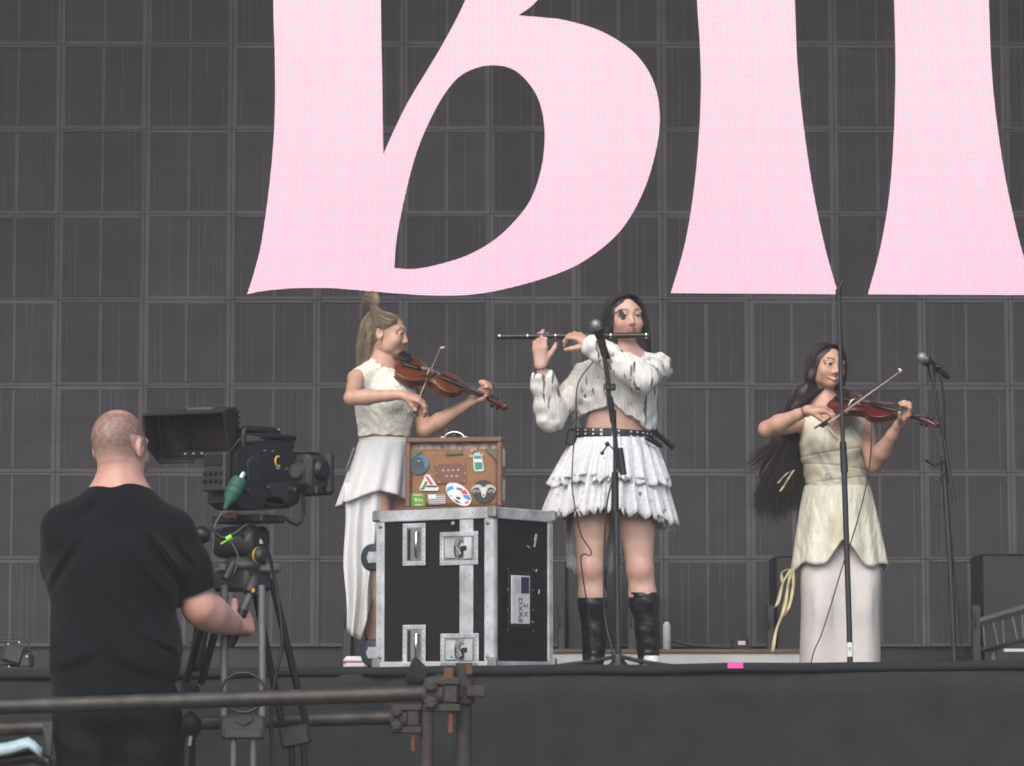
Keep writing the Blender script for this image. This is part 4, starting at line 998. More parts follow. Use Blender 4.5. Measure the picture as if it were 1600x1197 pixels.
# belt
def ring(c, a, b, n=120, tilt=0, ph=0.0, fn=None):
    out = []
    for i in range(n):
        th = 2 * math.pi * i / n; x, y = a * math.cos(th), b * math.sin(th); dr, dz = fn(th) if fn else (0, 0); r = 1 + dr
        out.append((c.x + x * r, c.y + y * r, c.z + tilt * x + dz))
    return out
bc = J(957, 680, .02); ppm = F_PX / Y0
loft('belt', [ring(bc + eZ * z, .178, .128, 96, -.05) for z in (-.019, -.008, .008, .019)], mat('belt_leather', '#1d1d1f', .45, var=.15), fl, True, .006); belt = fl.children[-1]
def on_belt(px, dz): 
    x = J(px, 680).x - bc.x; y = -.133 * math.sqrt(max(0, 1 - (x / .182) ** 2)); return Vector((bc.x + x, bc.y + y, bc.z - .05 * x + dz))
for px in (902, 914, 926, 938, 966, 985, 995, 1004, 1011, 1017):
    for dz in (-.009, .009):
        b = MB(); p = on_belt(px, dz); nn = Vector(((p.x - bc.x) / .178 ** 2, (p.y - bc.y) / .128 ** 2, 0)).normalized(); b.lathe(p, nn, [(0, .0055), (.003, .005), (.003, .0028)], 10); b.build('eyelet', m_chrome, belt)
b = MB(); p = on_belt(949, 0)
for (dx, dz, w_, h_) in ((-.026, 0, .006, .05), (.018, 0, .006, .05), (-.004, .022, .05, .006), (-.004, -.022, .05, .006)): b.box(p + Vector((dx, -.006, dz)), (w_, .006, h_), None, .002)
b.build('buckle', m_chrome, belt)
b = MB(); A = [[J(1008 + 26 * u, 683 + 14 * u + v, -.115 + .05 * u) for v in (-4, 4)] for u in np.linspace(0, 1, 6)]; b.grid(A); b.build('belt_tail', mat('belt_leather', '#1d1d1f', .45), fl, .005)
b = MB(); b.box(J(893, 684, -.03), (.045, .04, .07), Matrix.Rotation(.2, 3, 'Y'), .006); b.tube(smooth_path([J(893, 670, -.06), J(898, 655, -.09), J(906, 652, -.1), J(908, 664, -.1)], 5), .002, 5); b.build('transmitter_pack', m_dark, fl)
b = MB(); b.tube([J(1020, 672, .06), J(1052, 700, .1)], .012, 6); b.build('pack_strap', m_dark, fl)
# tiered skirt
m_lace = bpy.data.materials.new('white_lace'); m_lace.use_nodes = True; knit_mat(m_lace, '#d2d4d8', .66, 45, (1, 1, .8), .0025)
m_cot = mat('white_cotton', '#d2d4d8', .9, var=.06, scale=60, bump=.001, spec=.2, col2='#c6c9d0')
def tier(nm, y0, y1, w0, w1, dep, nruf, amp, mm, hem=.0, seed=0, cx0=957, cx1=951, zig=0.0, dxr=0.0):
    rg = random.Random(seed); ph = [rg.random() * 6.3 for _ in range(8)]; n = 300; rings = []
    for j in range(15):
        v = j / 14; c = J(cx0 + (cx1 - cx0) * v, y0 + (y1 - y0) * v, .02); a = (w0 + (w1 - w0) * v ** .85) / ppm; bb = a * dep
        def fn(th, v=v):
            r = math.sin(nruf * th + ph[0] + 2.2 * math.sin(3 * th + ph[1])) * .6 + math.sin((nruf * 1.7) * th + ph[2] + 1.5 * math.sin(5 * th + ph[3])) * .4
            z = -hem * v * (math.sin(th * 3 + ph[4]) * .6 + math.sin(th * 7 + ph[5]) * .4) + dxr * v * max(0, math.cos(th)) ** 2
            if zig: z += zig * v ** 4 * (abs(((th * nruf * 1.2 / math.pi + ph[6]) % 1) - .5) * 2 - .5)
            return (r * (.2 + v) + .35 * v ** 3 * math.sin(nruf * 3.3 * th + ph[6] + 2 * math.sin(11 * th + ph[7]))) * amp / a * .9, z
        rings.append(ring(c, a, bb, n, 0, 0, fn))
    return loft(nm, rings, mm, fl, True, .0022)
tier('under_skirt', 700, 800, 64, 88, .76, 17, .03, m_cot, .01, 3)
tier('skirt_tier', 690, 806, 62, 97, .78, 22, .034, m_lace, .012, 11, cx1=951, zig=.035, dxr=-.03)
tier('skirt_tier', 686, 750, 60, 86, .84, 24, .028, m_cot, .01, 5, cx1=952, zig=.008, dxr=-.01)
tier('skirt_tier', 700, 758, 70, 90, .80, 19, .03, m_lace, .012, 29, cx1=952, zig=.018)
A = []   # longer cream panel at the back right, and a lace tail behind the legs
for i in range(40):
    u = i / 39; A.append([J(1000 + 52 * u + 3 * math.sin(u * 20) - 14 * (1 - v) * u, 745 + (88 - 12 * (1 - u)) * v + 2 * math.sin(u * 25), .10 - .05 * u + .012 * math.sin(u * 22)) for v in np.linspace(0, 1, 12)])
b = MB(); b.grid(A); b.build('back_panel', mat('cream_cotton', '#c8c8c0', .9, var=.08), fl, .002)
A = []
for i in range(30):
    u = i / 29; A.append([J(885 + 75 * u, 790 + (95 + 12 * math.sin(u * 9)) * v, .17 + .015 * math.sin(u * 26)) for v in np.linspace(0, 1, 8)])
b = MB(); b.grid(A); b.build('back_panel', m_lace, fl, .002)
# boots
m_boot = mat('black_leather', '#141416', .32, var=.2, scale=25, bump=.004, bscale=26, stretch=(1, 1, 2.4))
for kn, an, toe, by, sg in ((J(923, 888, -.02), J(928, 1010, .0), J(926, 1036, -.12), 934, -1), (J(1000, 888, -.02), J(1013, 1006, .0), J(1018, 1034, -.13), 926, 1)):
    G = Body(.0036); top = kn.lerp(an, .28); zt = J(900, by, 0).z
    G.chain([kn.lerp(an, .2), kn.lerp(an, .45), kn.lerp(an, .8), an + Vector((0, .01, -.03))], [.064, .062, .05, .045], .02)
    heel = Vector((an.x, an.y + .03, RISER + .035)); toe = Vector((toe.x, an.y - .14, RISER + .032)); G.cap(an, heel, .045, .036, .03); G.cap(heel, toe, .036, .032, .03, (Vector((1, 0, 0)), .98))
    G.clips.append(lambda X, Y, Z, zt=zt: Z - zt); G.clips.append(lambda X, Y, Z: RISER + .001 - Z)
    G.disp = lambda X, Y, Z: .0022 * np.sin(Z * 60 + X * 30 + Y * 25) * np.sin(X * 40 + Z * 20)
    bo = G.build('boot', m_boot, fl, '#141416')
    if sg > 0:
        b = MB(); b.lathe(toe + Vector((0, -.012, -.03)), (0, 0, 1), [(0, .036), (.05, .036), (.056, .03)], 18); b.build('toe_cap', m_white, bo)
# hair
def scalp(B, C, R, s, hl, side=.0):
    """hair volume over the skull; hl(x, z) clips the face side in head coordinates"""
    Rm = np.array(R); C = np.array(C)
    def clip(X, Y, Z):
        x, y, z = ((X - C[0]) * Rm[0, i] + (Y - C[1]) * Rm[1, i] + (Z - C[2]) * Rm[2, i] for i in range(3))
        return hl(x / s, y / s, z / s)
    B.ell(Vector(C) + R @ Vector((0, -.02 * s, .028 * s)), [.081 * s, .098 * s, .081 * s], Rm, .02); B.clips.append(clip)
m_hd = mat('dark_hair', '#2a1f1b', .5, var=.4, scale=60, stretch=(1, 1, .12), bump=.003, bscale=130, col2='#150f0e')
H = Body(.0036); scalp(H, hc2, RH, 1.0, lambda x, y, z: np.where(y > .0, (.060 - 14 * np.maximum(np.abs(x) - .022, 0) ** 2 - z) * .8, -.05) + np.where(np.abs(x) > .06, -.05, 0))
for sx in (-1, 1):
    H.cap(hw(sx * .07, -.0, .03), hw(sx * .078, .0, -.05), .02, .022, .03); H.cap(hw(sx * .078, 0, -.05), hw(sx * .082, -.02, -.14), .022, .02, .03)
H.cap(hw(-.05, -.05, -.02), hw(-.09, -.05, -.2), .05, .04, .04); H.cap(hw(.03, -.06, -.02), hw(.05, -.05, -.15), .05, .04, .04)
H.build('hair', m_hd, fl, '#33241f')
g = lambda *a: [hw(p[0], p[1], p[2] * (.88 if p[2] > .05 else 1)) for p in a]
strands('hair_strands', [([g((-.005, .05, .115), (-.05, .04, .10), (-.078, .03, .04), (-.086, .03, -.04), (-.088, .02, -.11)), g((-.005, -.02, .128), (-.07, -.02, .10), (-.1, -.02, .0), (-.108, -.02, -.12), (-.112, -.02, -.2)), g((0, -.07, .118), (-.06, -.08, .08), (-.09, -.08, -.02), (-.1, -.07, -.15), (-.115, -.06, -.24))], 620, .0014, .005),
                          ([g((.005, .05, .115), (.05, .04, .10), (.077, .03, .04), (.084, .025, -.04), (.085, .015, -.12)), g((.005, -.02, .128), (.07, -.02, .1), (.098, -.02, .0), (.1, -.02, -.1), (.095, -.02, -.17))], 480, .0014, .005)], m_hd, fl, 3)
# wrist bands
for wr, el in ((wrR, elR), (wrL, elL)):
    d = (wr - el).normalized(); b = MB(); c = wr - d * .006; nn = d.orthogonal().normalized(); bb = d.cross(nn)
    b.tube([c + (nn * math.cos(a) + bb * math.sin(a)) * .028 for a in np.linspace(0, 6.283, 20)], .0025, 5); b.build('bracelet', m_dark, fl)
# flute
FY = -.205
f0, f1 = J(776, 526, FY + .03), J(1012, 524, FY + .03)
flute = thing('flute', f0, 'long black wooden flute with silver rings held to the player\'s mouth', 'flute')
m_fl = mat('blackwood', '#1c1a1b', .35, var=.15, scale=40)
b = MB(); b.tube([f0, f0.lerp(f1, .5), f1], [.0115, .0125, .0135], 14); b.build('body_tube', m_fl, flute)
for u in (.015, .2, .385, .75, .985):
    c = f0.lerp(f1, u); dd = (f1 - f0).normalized(); b = MB(); b.lathe(c, dd, [(0, .0136 + .001 * u), (.005, .0136 + .001 * u)], 16); b.build('ring', m_chrome, flute)
b = MB(); b.lathe(f1, (f1 - f0).normalized(), [(0, .014), (.012, .014), (.016, .009)], 14); b.build('end_cap', m_fl, flute)
for u in (.26, .30, .34, .46, .5, .54): 
    b = MB(); b.lathe(f0.lerp(f1, u) + Vector((0, 0, .0105)), (0, 0, 1), [(0, .004), (.0022, .0035)], 8); b.build('finger_hole', m_dark, flute)
b = MB(); b.tube(smooth_path([J(945, 520, FY), J(950, 505, FY - .01), J(960, 490, FY - .015), J(967, 487, FY - .015)], 5), .0022, 6); b.build('gooseneck', m_dark, flute)
b = MB(); b.tube([J(969, 484, FY - .015), J(975, 499, FY - .02)], [.009, .009], 10); b.build('clip_microphone', m_dark, flute)
b = MB(); b.tube(smooth_path([J(945, 521, FY), J(930, 560, FY - .02), J(903, 600, -.2), J(900, 660, -.16), J(896, 700, -.15), J(894, 760, -.2), J(903, 815, -.22), J(910, 840, -.2), J(923, 860, -.2), J(922, 868, -.2), J(912, 866, -.19), J(908, 880, -.17), J(920, 960, -.15), J(934, 1034, -.15)], 5), .003, 5)
tag(b.build('flute_cable', m_dark), 'thin black cable falling from the flute past the player\'s knee', 'cable')

# ------------------------------------------------------------------ fiddler in the cream lace top (behind the case)
Y0 = 13.95; ppm = F_PX / Y0
f1 = thing('person', (J(602, 900).x, Y0, RISER), 'blonde person in sleeveless cream lace top and sheer white skirt playing a violin', 'person')
B = Body(.0036); RT = frame((.72, -.7, 0)); RTn = np.array(RT)
hcA = J(604, 523, 0); RH = frame((.97, -.24, -.07), (.02, 0, 1)); hwA, paintA = head(B, hcA, RH, .98, lip='#aa6e5e', brow='#80665a', iris='#4a4a40')
nb = J(594, 577, 0); pel, che = J(603, 722, 0), J(602, 628, 0)
B.cap(hwA(0, -.045, -.04), nb, .038, .042, .015); B.cap(nb, nb + Vector((0, 0, -.04)), .054, .07, .04)
shR, shL = J(557, 592, -.13), J(636, 592, .12)
B.ell(che, (.138, .094, .15), RTn, .04); B.cap(che, pel, .105, .12, .05, (RT.col[1], .74)); B.ell(pel, (.145, .105, .11), RTn, .05)
B.cap(shR, nb, .042, .048, .05); B.cap(shL, nb, .042, .048, .05)
for sx in (-1, 1): B.ell(che + RT @ Vector((sx * .058, .08, .0)), (.05, .042, .052), RTn, .03)
elR, wrR = J(549, 622, -.36), J(628, 617, -.36); arm(B, shR, elR, wrR, (.036, .033, .021))
elL, wrL = J(664, 672, .03), J(738, 627, .02); arm(B, shL, elL, wrL, (.041, .036, .022))
hand(B, wrR, J(655, 624, -.36) - wrR, (.1, .35, -.9), -1, [(.5, .7, .4), (.6, .7, .4), (.7, .7, .4), (.5, .6, .3)], .95, thumb=(.8, .1, .6))
hand(B, wrL, J(759, 610, .0) - wrL, (-.2, -.75, .5), 1, [(.5, 1.2, .7), (.6, 1.2, .7), (.6, 1.2, .7), (.5, 1.1, .6)], .95, thumb=(.6, .6, .4))
for hip, kn, an in ((J(585, 745, -.06), J(586, 885, -.06), J(586, 1022, -.02)), (J(618, 745, .06), J(622, 885, .06), J(622, 1022, .08))):
    leg(B, hip, kn, an, (.084, .056, .036))
B.build('body', m_skin, f1, SK1, lambda V, C: (paintA(V, C), redden(V, C, [elR, elL, J(655, 624, -.36), J(759, 610, 0)], .05)))
for an in (J(586, 1016, -.02), J(622, 1016, .08)):
    G = Body(.0045); a = Vector((an.x, an.y, RISER + .2)); G.cap(a, Vector((an.x, an.y, RISER + .05)), .05, .042, .03); G.cap(Vector((an.x, an.y, RISER + .04)), Vector((an.x + .13, an.y - .1, RISER + .034)), .04, .034, .03)
    G.clips.append(lambda X, Y, Z: RISER + .001 - Z); G.build('boot', m_boot, f1, '#201618')
# lace top
m_top = mat('cream_lace', '#dddcd3', .95, col2='#c9c7bb', scale=120, bump=.004, bscale=75, spec=.15, thr=(.42, .55))
G = Body(.0036); G.ell(che, (.150, .108, .155), RTn, .04); G.cap(che, J(600, 682, 0), .13, .128, .05, (RT.col[1], .8))
G.cap(shR + Vector((.015, .02, .006)), nb, .05, .056, .05); G.cap(shL, nb, .05, .056, .05); G.cap(che + RT @ Vector((0, .03, .05)), nb + RT @ Vector((0, .02, -.03)), .1, .06, .05)
for sx in (-1, 1): G.ell(che + RT @ Vector((sx * .058, .086, .0)), (.056, .048, .058), RTn, .03)
zb = J(600, 683).z; G.clips.append(lambda X, Y, Z: zb + .004 * np.sin(X * 80 + Y * 60) - Z)
G.clips.append(lambda X, Y, Z: .066 - np.sqrt((X - nb.x - .018) ** 2 + (Y - nb.y + .02) ** 2 + (Z - nb.z - .012) ** 2))
sxn = np.array(RT.col[0])
G.clips.append(lambda X, Y, Z: np.abs((X - nb.x) * sxn[0] + (Y - nb.y) * sxn[1]) - .163 + .006 * np.sin(Z * 60))
G.disp = lambda X, Y, Z: .0011 * np.sin(Z * 150 + 4 * np.sin(X * 70 + Z * 20) + 4 * np.sin(Y * 60)) * np.sin(X * 55 + 3 * np.sin(Z * 30)) + .002 * np.sin(X * 170 + Z * 60) * np.sin(Y * 150 + Z * 90)
G.build('lace_top', m_top, f1, '#cbc9b8')
# skirts
m_sheer = mat('sheer_white', '#dcdedf', .8, var=.05, alpha=.80, spec=.2, bump=.004, bscale=14, stretch=(3, 3, .7))
m_opq = mat('white_shorts', '#c8cac8', .85, var=.05, spec=.2)
def skirt(nm, par, c0, c1, w0, w1, d0, d1, hemf, mm, nruf=9, amp=.02, n=160, seed=1, rows=22, solid=.0016, arc=None, bulge=.85):
    rg = random.Random(seed); ph = [rg.random() * 6.3 for _ in range(6)]; rings = []
    for j in range(rows + 1):
        v = j / rows; out = []
        for i in range(n + (1 if arc else 0)):
            th = 2 * math.pi * i / n if not arc else arc[0] + (arc[1] - arc[0]) * i / n
            hy = hemf(th); py = c0[1] + (hy - c0[1]) * v; vv = (py - c0[1]) / max(1, c1[1] - c0[1])
            cx = c0[0] + (c1[0] - c0[0]) * vv; a = (w0 + (w1 - w0) * min(vv, 1.3) ** bulge) / ppm; bb = (d0 + (d1 - d0) * min(vv, 1.3) ** bulge) / ppm
            r = amp * (.05 + v) * (math.sin(nruf * th + ph[0] + 1.6 * math.sin(2 * th + ph[1])) * .65 + math.sin(nruf * 1.9 * th + ph[2] + v) * .35)
            c = J(cx, py, 0); out.append((c.x + (a + r) * math.cos(th), c.y + (bb + r) * math.sin(th), c.z))
        rings.append(out)
    return loft(nm, rings, mm, par, arc is None, solid)
G = Body(.0045); G.ell(pel, (.148, .109, .112), RTn, .05); G.cap(J(586, 740, -.05), J(587, 765, -.05), .089, .087, .04); G.cap(J(618, 740, .06), J(618, 765, .06), .089, .087, .04); zz = J(600, 690).z; G.clips.append(lambda X, Y, Z: Z - zz); G.build('shorts', m_opq, f1, '#c8cac8')
b = MB(); loft('waistband', [ring(J(601, 690, 0) + eZ * z, .114, .125, 80) for z in (-.012, 0, .012)], m_opq, f1, True, .004)
# th: 0 = image right, pi = image left, 3pi/2 = towards the camera
skirt('over_skirt', f1, (601, 690), (583, 790), 40, 54, 44, 66, lambda th: 780 + 6 * math.cos(th) + 18 * max(0, -math.cos(th)) ** 2 - 12 * math.exp(-((th - 5.2) / .5) ** 2) + 3 * math.sin(th * 5), m_sheer, 6, .016, seed=4)
def tl(u, v):
    yb = 985 + 16 * math.sin(min(u * 2.2, 1.57)) - 75 * max(0, u - .55) / .45; y = 755 + (yb - 755) * v
    xl = 537 + 2 * math.sin(v * 4) + 12 * max(0, v - .55); xr = 600 - 16 * v
    return J(xl + (xr - xl) * u + 2 * math.sin(v * 9 + u * 5), y, -.15 + .028 * math.sin(u * 13 + 1.5 * v) * (.4 + v) + .05 * abs(u - .6))
b = MB(); b.grid([[tl(u, v) for v in np.linspace(0, 1, 26)] for u in np.linspace(0, 1, 40)]); b.build('long_tail', m_sheer, f1, .0016)
b = MB(); A = [[J(632 + 10 * v - 6 * u, 688 + 24 * v, -.06 + .05 * u) for v in np.linspace(0, 1, 6)] for u in np.linspace(0, 1, 4)]; b.grid(A); b.build('ribbon', mat('grey_ribbon', '#7f8a86', .6), f1, .002)
b = MB(); A = [[J(552 - 12 * v + 5 * u, 700 + 34 * v, -.05 + .05 * u) for v in np.linspace(0, 1, 6)] for u in np.linspace(0, 1, 4)]; b.grid(A); b.build('ribbon', mat('grey_ribbon', '#7f8a86', .6), f1, .002)
# hair: half up with a small knot
m_bl = mat('blonde_hair', '#8a7862', .5, var=.35, scale=30, col2='#57493c', stretch=(1, 1, .2), bump=.003, bscale=120)
m_bl2 = mat('blonde_highlight', '#a8977e', .5, var=.3, scale=30, col2='#6a5a48')
H = Body(.0036); scalp(H, hcA, RH, .98, lambda x, y, z: np.where(y > -.0, (.068 - .25 * np.maximum(.075 - y, 0) - z) * .8, -.05) + np.where(y < .0, np.where((z < .03) & (y > -.035), .05, 0), 0))
H.cap(hwA(0, -.07, .02), hwA(0, -.08, -.1), .048, .04, .04); H.cap(hwA(0, -.08, -.1), hwA(.0, -.085, -.15), .04, .03, .04)
H.cap(hwA(0, -.06, .11), hwA(0, -.078, .14), .022, .02, .02); H.ell(hwA(0, -.084, .155), (.03, .03, .026), None, .02)
H.build('hair', m_bl, f1, '#8a7862')
g = lambda *a: [hwA(*p) for p in a]
for sd_, mm, cnt in ((5, m_bl, 330), (8, m_bl2, 200)):
    strands('hair_strands', [([g((.03, .055, .092), (.06, .02, .088), (.06, -.03, .11), (.02, -.055, .13)), g((.05, .06, .055), (.078, .03, .05), (.078, -.03, .075), (.03, -.06, .125)), g((.078, .02, .03), (.088, -.01, .025), (.08, -.05, .06), (.03, -.065, .12))], cnt, .0013, .004),
        ([g((.03, -.075, .1), (.065, -.085, .05), (.07, -.095, -.04), (.06, -.1, -.11), (.05, -.105, -.175)), g((.0, -.09, .1), (.02, -.118, .04), (.02, -.125, -.04), (.01, -.122, -.11), (0, -.12, -.17)), g((.06, -.05, .03), (.075, -.05, -.02), (.075, -.055, -.07), (.07, -.06, -.12), (.065, -.07, -.17))], cnt, .0014, .007),
        ([g((.0, -.06, .125), (.03, -.07, .15), (.03, -.10, .175), (-.02, -.105, .18), (-.03, -.09, .14)), g((.02, -.055, .125), (.025, -.05, .155), (.01, -.07, .188), (.0, -.11, .178), (.02, -.12, .14))], cnt // 2, .0017, .008)], mm, f1, sd_)
for dz in (-.03, -.042): 
    b = MB(); c = hwA(.082, -.01, dz); b.tube([c + Vector((.006 * math.cos(a), -.002, .006 * math.sin(a))) for a in np.linspace(0, 6.28, 12)], .0018, 5); b.build('earring', mat('gold', '#c9a45a', .3, metal=1), f1)
# violin and bow
vi, vq = violin('chestnut violin held by the blonde fiddler in cream lace', J(617, 571, -.06), J(793, 637, -.02), (.30, -.62, .72), '#6e3a1c', '#4a2414')
b = MB(); b.tube(smooth_path([vq(.13, .08, .02), vq(.16, .1, .03), vq(.18, .085, .06), vq(.19, .07, .075)], 4), .003, 6); b.tube([vq(.185, .072, .07), vq(.2, .06, .09)], .008, 8); b.build('clip_microphone', m_dark, vi)
bow('dark bow in the right hand of the blonde fiddler', J(650, 652, -.42), J(694, 543, .2), (-.2, 1, .6))

# ------------------------------------------------------------------ fiddler in the pale dress (right)
Y0 = 13.9; ppm = F_PX / Y0
f2 = thing('person', (J(1314, 900).x, Y0, DECK), 'person with very long dark hair in pale yellow dress and white stockings playing a violin', 'person')
B = Body(.0036); RT = frame((.08, -1, 0)); RTn = np.array(RT)
hcB = J(1291, 573, -.02); RH = frame((.44, -.89, -.04), (.10, 0, 1)); hwB, paintB = head(B, hcB, RH, .97, lip='#a05a50', smile=True, brow='#3a2820', iris='#2e2620', lid='#9a8a86')
nb = J(1290, 638, .01); pel, che = J(1311, 812, .02), J(1302, 695, 0)
B.cap(hwB(0, -.02, -.05), nb, .042, .047, .02); B.cap(nb, nb + Vector((.01, 0, -.04)), .056, .075, .04)
shR, shL = J(1252, 660, .0), J(1349, 662, .02)
B.ell(che, (.138, .095, .15), RTn, .04); B.cap(che, pel, .122, .15, .05, (RT.col[1], .72)); B.ell(pel, (.17, .118, .12), RTn, .05)
B.cap(shR, nb, .042, .05, .05); B.cap(shL, nb, .042, .05, .05)
for sx in (-1, 1): B.ell(che + RT @ Vector((sx * .058, .082, .0)), (.05, .044, .052), RTn, .03)
elR, wrR = J(1198, 671, -.22), J(1262, 641, -.36); arm(B, shR, elR, wrR, (.042, .037, .022))
elL, wrL = J(1366, 724, -.15), J(1404, 665, -.32); arm(B, shL, elL, wrL, (.042, .037, .023))
hand(B, wrR, J(1292, 640, -.38) - wrR, (.15, .3, -.9), -1, [(.6, .8, .4), (.7, .8, .4), (.7, .8, .4), (.5, .7, .3)], .97, thumb=(.8, .1, .6))
hand(B, wrL, J(1420, 645, -.36) - wrL, (-.35, -.4, .75), 1, [(.5, 1.1, .7), (.6, 1.2, .7), (.6, 1.2, .7), (.5, 1.1, .6)], .97, thumb=(.6, .6, .4))
for hip, kn, an in ((J(1284, 850, 0), J(1284, 962, -.04), J(1286, 1100, .02)), (J(1342, 850, 0), J(1344, 962, -.04), J(1340, 1100, .02))):
    leg(B, hip, kn, an, (.085, .058, .04), col='#b29488')
B.build('body', m_skin, f2, SK3, lambda V, C: (paintB(V, C), redden(V, C, [elR, elL, J(1292, 640, -.38), J(1420, 645, -.36)], .05)))
for an in (J(1286, 1100, .02), J(1340, 1100, .02)):
    G = Body(.0045); G.cap(Vector((an.x, an.y, DECK + .08)), Vector((an.x, an.y + .02, DECK + .04)), .045, .04, .03); G.cap(Vector((an.x, an.y + .02, DECK + .036)), Vector((an.x, an.y - .15, DECK + .03)), .038, .03, .03); G.clips.append(lambda X, Y, Z: DECK + .001 - Z); G.build('shoe', m_boot, f2, '#201618')
# dress
m_dr = mat('pale_yellow_silk', '#c8c5b4', .45, col2='#b5b09c', scale=9, bump=.006, bscale=22, spec=.4, stretch=(1, 1, .6))
m_dr2 = mat('stained_pale_silk', '#cbcabc', .45, col2='#a59e7c', scale=7, bump=.014, bscale=24, spec=.4, stretch=(1.6, 1.6, .6), thr=(.30, .46))
G = Body(.0036); G.ell(che, (.146, .104, .155), RTn, .04); G.cap(che, J(1310, 790, .01), .134, .152, .05, (RT.col[1], .76)); G.cap(shR + Vector((.045, 0, 0)), che, .06, .08, .04); G.cap(shL + Vector((-.03, 0, 0)), che, .06, .08, .04)
for sx in (-1, 1): G.ell(che + RT @ Vector((sx * .058, .086, .0)), (.056, .05, .058), RTn, .03)
xv, zv = J(1306, 684).x, J(1306, 684).z; zs = J(1300, 650).z
G.clips.append(lambda X, Y, Z: (Z - (zv + np.minimum(np.abs(X - xv) * .95, zs - zv + .01) + .0 * Y)) * .7)
zb = J(1310, 792).z; G.clips.append(lambda X, Y, Z: zb - Z)
def seam(X, Y, Z):
    d = 0
    for z_, sl in ((J(1300, 708).z, .15), (J(1300, 730).z, -.1), (J(1300, 752).z, .12), (J(1300, 772).z, -.35)): d = d + .0035 * np.exp(-((Z - z_ - sl * (X - che.x)) / .0035) ** 2)
    for x_ in (-.05, .045): d = d + .003 * np.exp(-((X - che.x - x_ - .1 * (Z - che.z)) / .0035) ** 2)
    return d + .0018 * np.sin(Z * 90 + X * 50 + 3 * np.sin(X * 40))
G.disp = seam; G.build('bodice', m_dr, f2, '#cfc8a0')
b = MB(); c = J(1293, 743, -.13)
for a in range(5):
    an = a * 1.257; b.ball(c + Vector((.009 * math.cos(an), 0, .009 * math.sin(an))), .006, 6)
b.build('fabric_rose', mat('lilac_fabric', '#a9a4b4', .8), f2)
skirt('dress_skirt', f2, (1308, 760), (1312, 880), 51, 72, 40, 54, lambda th: 872 + 16 * abs(math.cos(th)) ** .8 - 22 * math.exp(-((th - 4.75) / .32) ** 2) + 5 * math.sin(th * 6 + 1), m_dr2, 7, .013, seed=6)
# sheer white column skirt
m_st = mat('white_sheer_jersey', '#d4d0ce', .8, var=.05, alpha=.7, spec=.2, bump=.002, bscale=20)
rings = []
for j in range(30):
    v = j / 29; py = 842 + 263 * v; c = J(1313.5 - 1.5 * v, py, .0); a = (62.5 - 5 * max(0, 1 - v * 5) - 1.8 * math.exp(-((py - 955) / 45) ** 2) - 6 * max(0, v - .8)) / ppm; out = []
    for i in range(120):
        th = 2 * math.pi * i / 120; x = a * math.cos(th) * (1.0 if abs(math.cos(th)) > .5 else 1.0); leg_b = (.108 - .028 * max(0, 1 - v * 4)) + .045 * min(1, max(0, (py - 868) / 60)) * (math.sin(th * 2) ** 2) * (1 if math.sin(th) < 0 else .3) + .016 * math.exp(-((py - 955) / 22) ** 2) * (abs(math.cos(th)) > .3) * (abs(math.cos(th)) < .75)
        sup = abs(math.sin(th)) ** .7 * (1 if math.sin(th) > 0 else -1); out.append((c.x + x, c.y + leg_b * sup, c.z))
    rings.append(out)
loft('column_skirt', rings, m_st, f2, True, .0016)
# ribbons
m_rb = mat('cream_ribbon', '#c6bc98', .6, var=.15, scale=20)
for pts, w_ in ((((1236, 890), (1224, 912), (1214, 945), (1208, 950)), 5), (((1237, 890), (1232, 915), (1224, 955), (1212, 990), (1207, 1019)), 5), (((1238, 890), (1240, 915), (1232, 950), (1226, 962)), 5), (((1236, 888), (1222, 895), (1222, 910)), 4), (((1240, 735), (1228, 755), (1219, 768)), 4), (((1232, 738), (1222, 748), (1216, 755)), 4)):
    p = smooth_path([J(a, c, -.05 + .01 * i) for i, (a, c) in enumerate(pts)], 5); b = MB(); b.grid([[q + Vector((-w_ / 2 / ppm, .01 * math.sin(i), 0)), q, q + Vector((w_ / 2 / ppm, -.01 * math.cos(i * .7), .003))] for i, q in enumerate(p)]); b.build('ribbon', m_rb, f2, .0015)
b = MB(); b.tube(smooth_path([J(1283, 655, -.12), J(1295, 672, -.13), J(1303, 682, -.135), J(1310, 688, -.13)], 4), .0015, 5); b.build('necklace', m_dark, f2)
d = (wrR - elR).normalized(); b = MB(); c = wrR - d * .012; nn = d.orthogonal().normalized(); bb = d.cross(nn)
b.tube([c + (nn * math.cos(a) + bb * math.sin(a)) * .0275 for a in np.linspace(0, 6.283, 20)], .0022, 5); b.build('bracelet', m_dark, f2)
# hair
H = Body(.0036); scalp(H, hcB, RH, .97, lambda x, y, z: np.where(y > .0, (.060 - 16 * np.maximum(np.abs(x + .006) - .018, 0) ** 2 - z) * .8, -.05) + np.where(np.abs(x) > .06, -.05, 0))
for sx in (-1, 1): H.cap(hwB(sx * .07, .005, .03), hwB(sx * .078, .0, -.06), .019, .02, .03)
H.cap(hwB(.074, .0, -.05), hwB(.07, -.02, -.11), .018, .012, .03)
pth = [hwB(-.06, -.04, -.04), J(1252, 640, .07), J(1238, 690, .10), J(1222, 740, .12), J(1208, 775, .12)]
H.chain(pth, [.05, .055, .066, .066, .04], .05, (Vector((.2, 1, 0)), .6)); H.cap(J(1225, 700, .1), J(1200, 740, .1), .05, .03, .04, (Vector((.2, 1, 0)), .6))
H.chain([hwB(-.07, -.01, .0), J(1256, 615, -.02), J(1247, 640, -.0), J(1240, 670, .05)], [.032, .036, .042, .05], .03)
H.build('hair', m_hd, f2, '#33241f')
g = lambda *a: [Vector(p) for p in a]
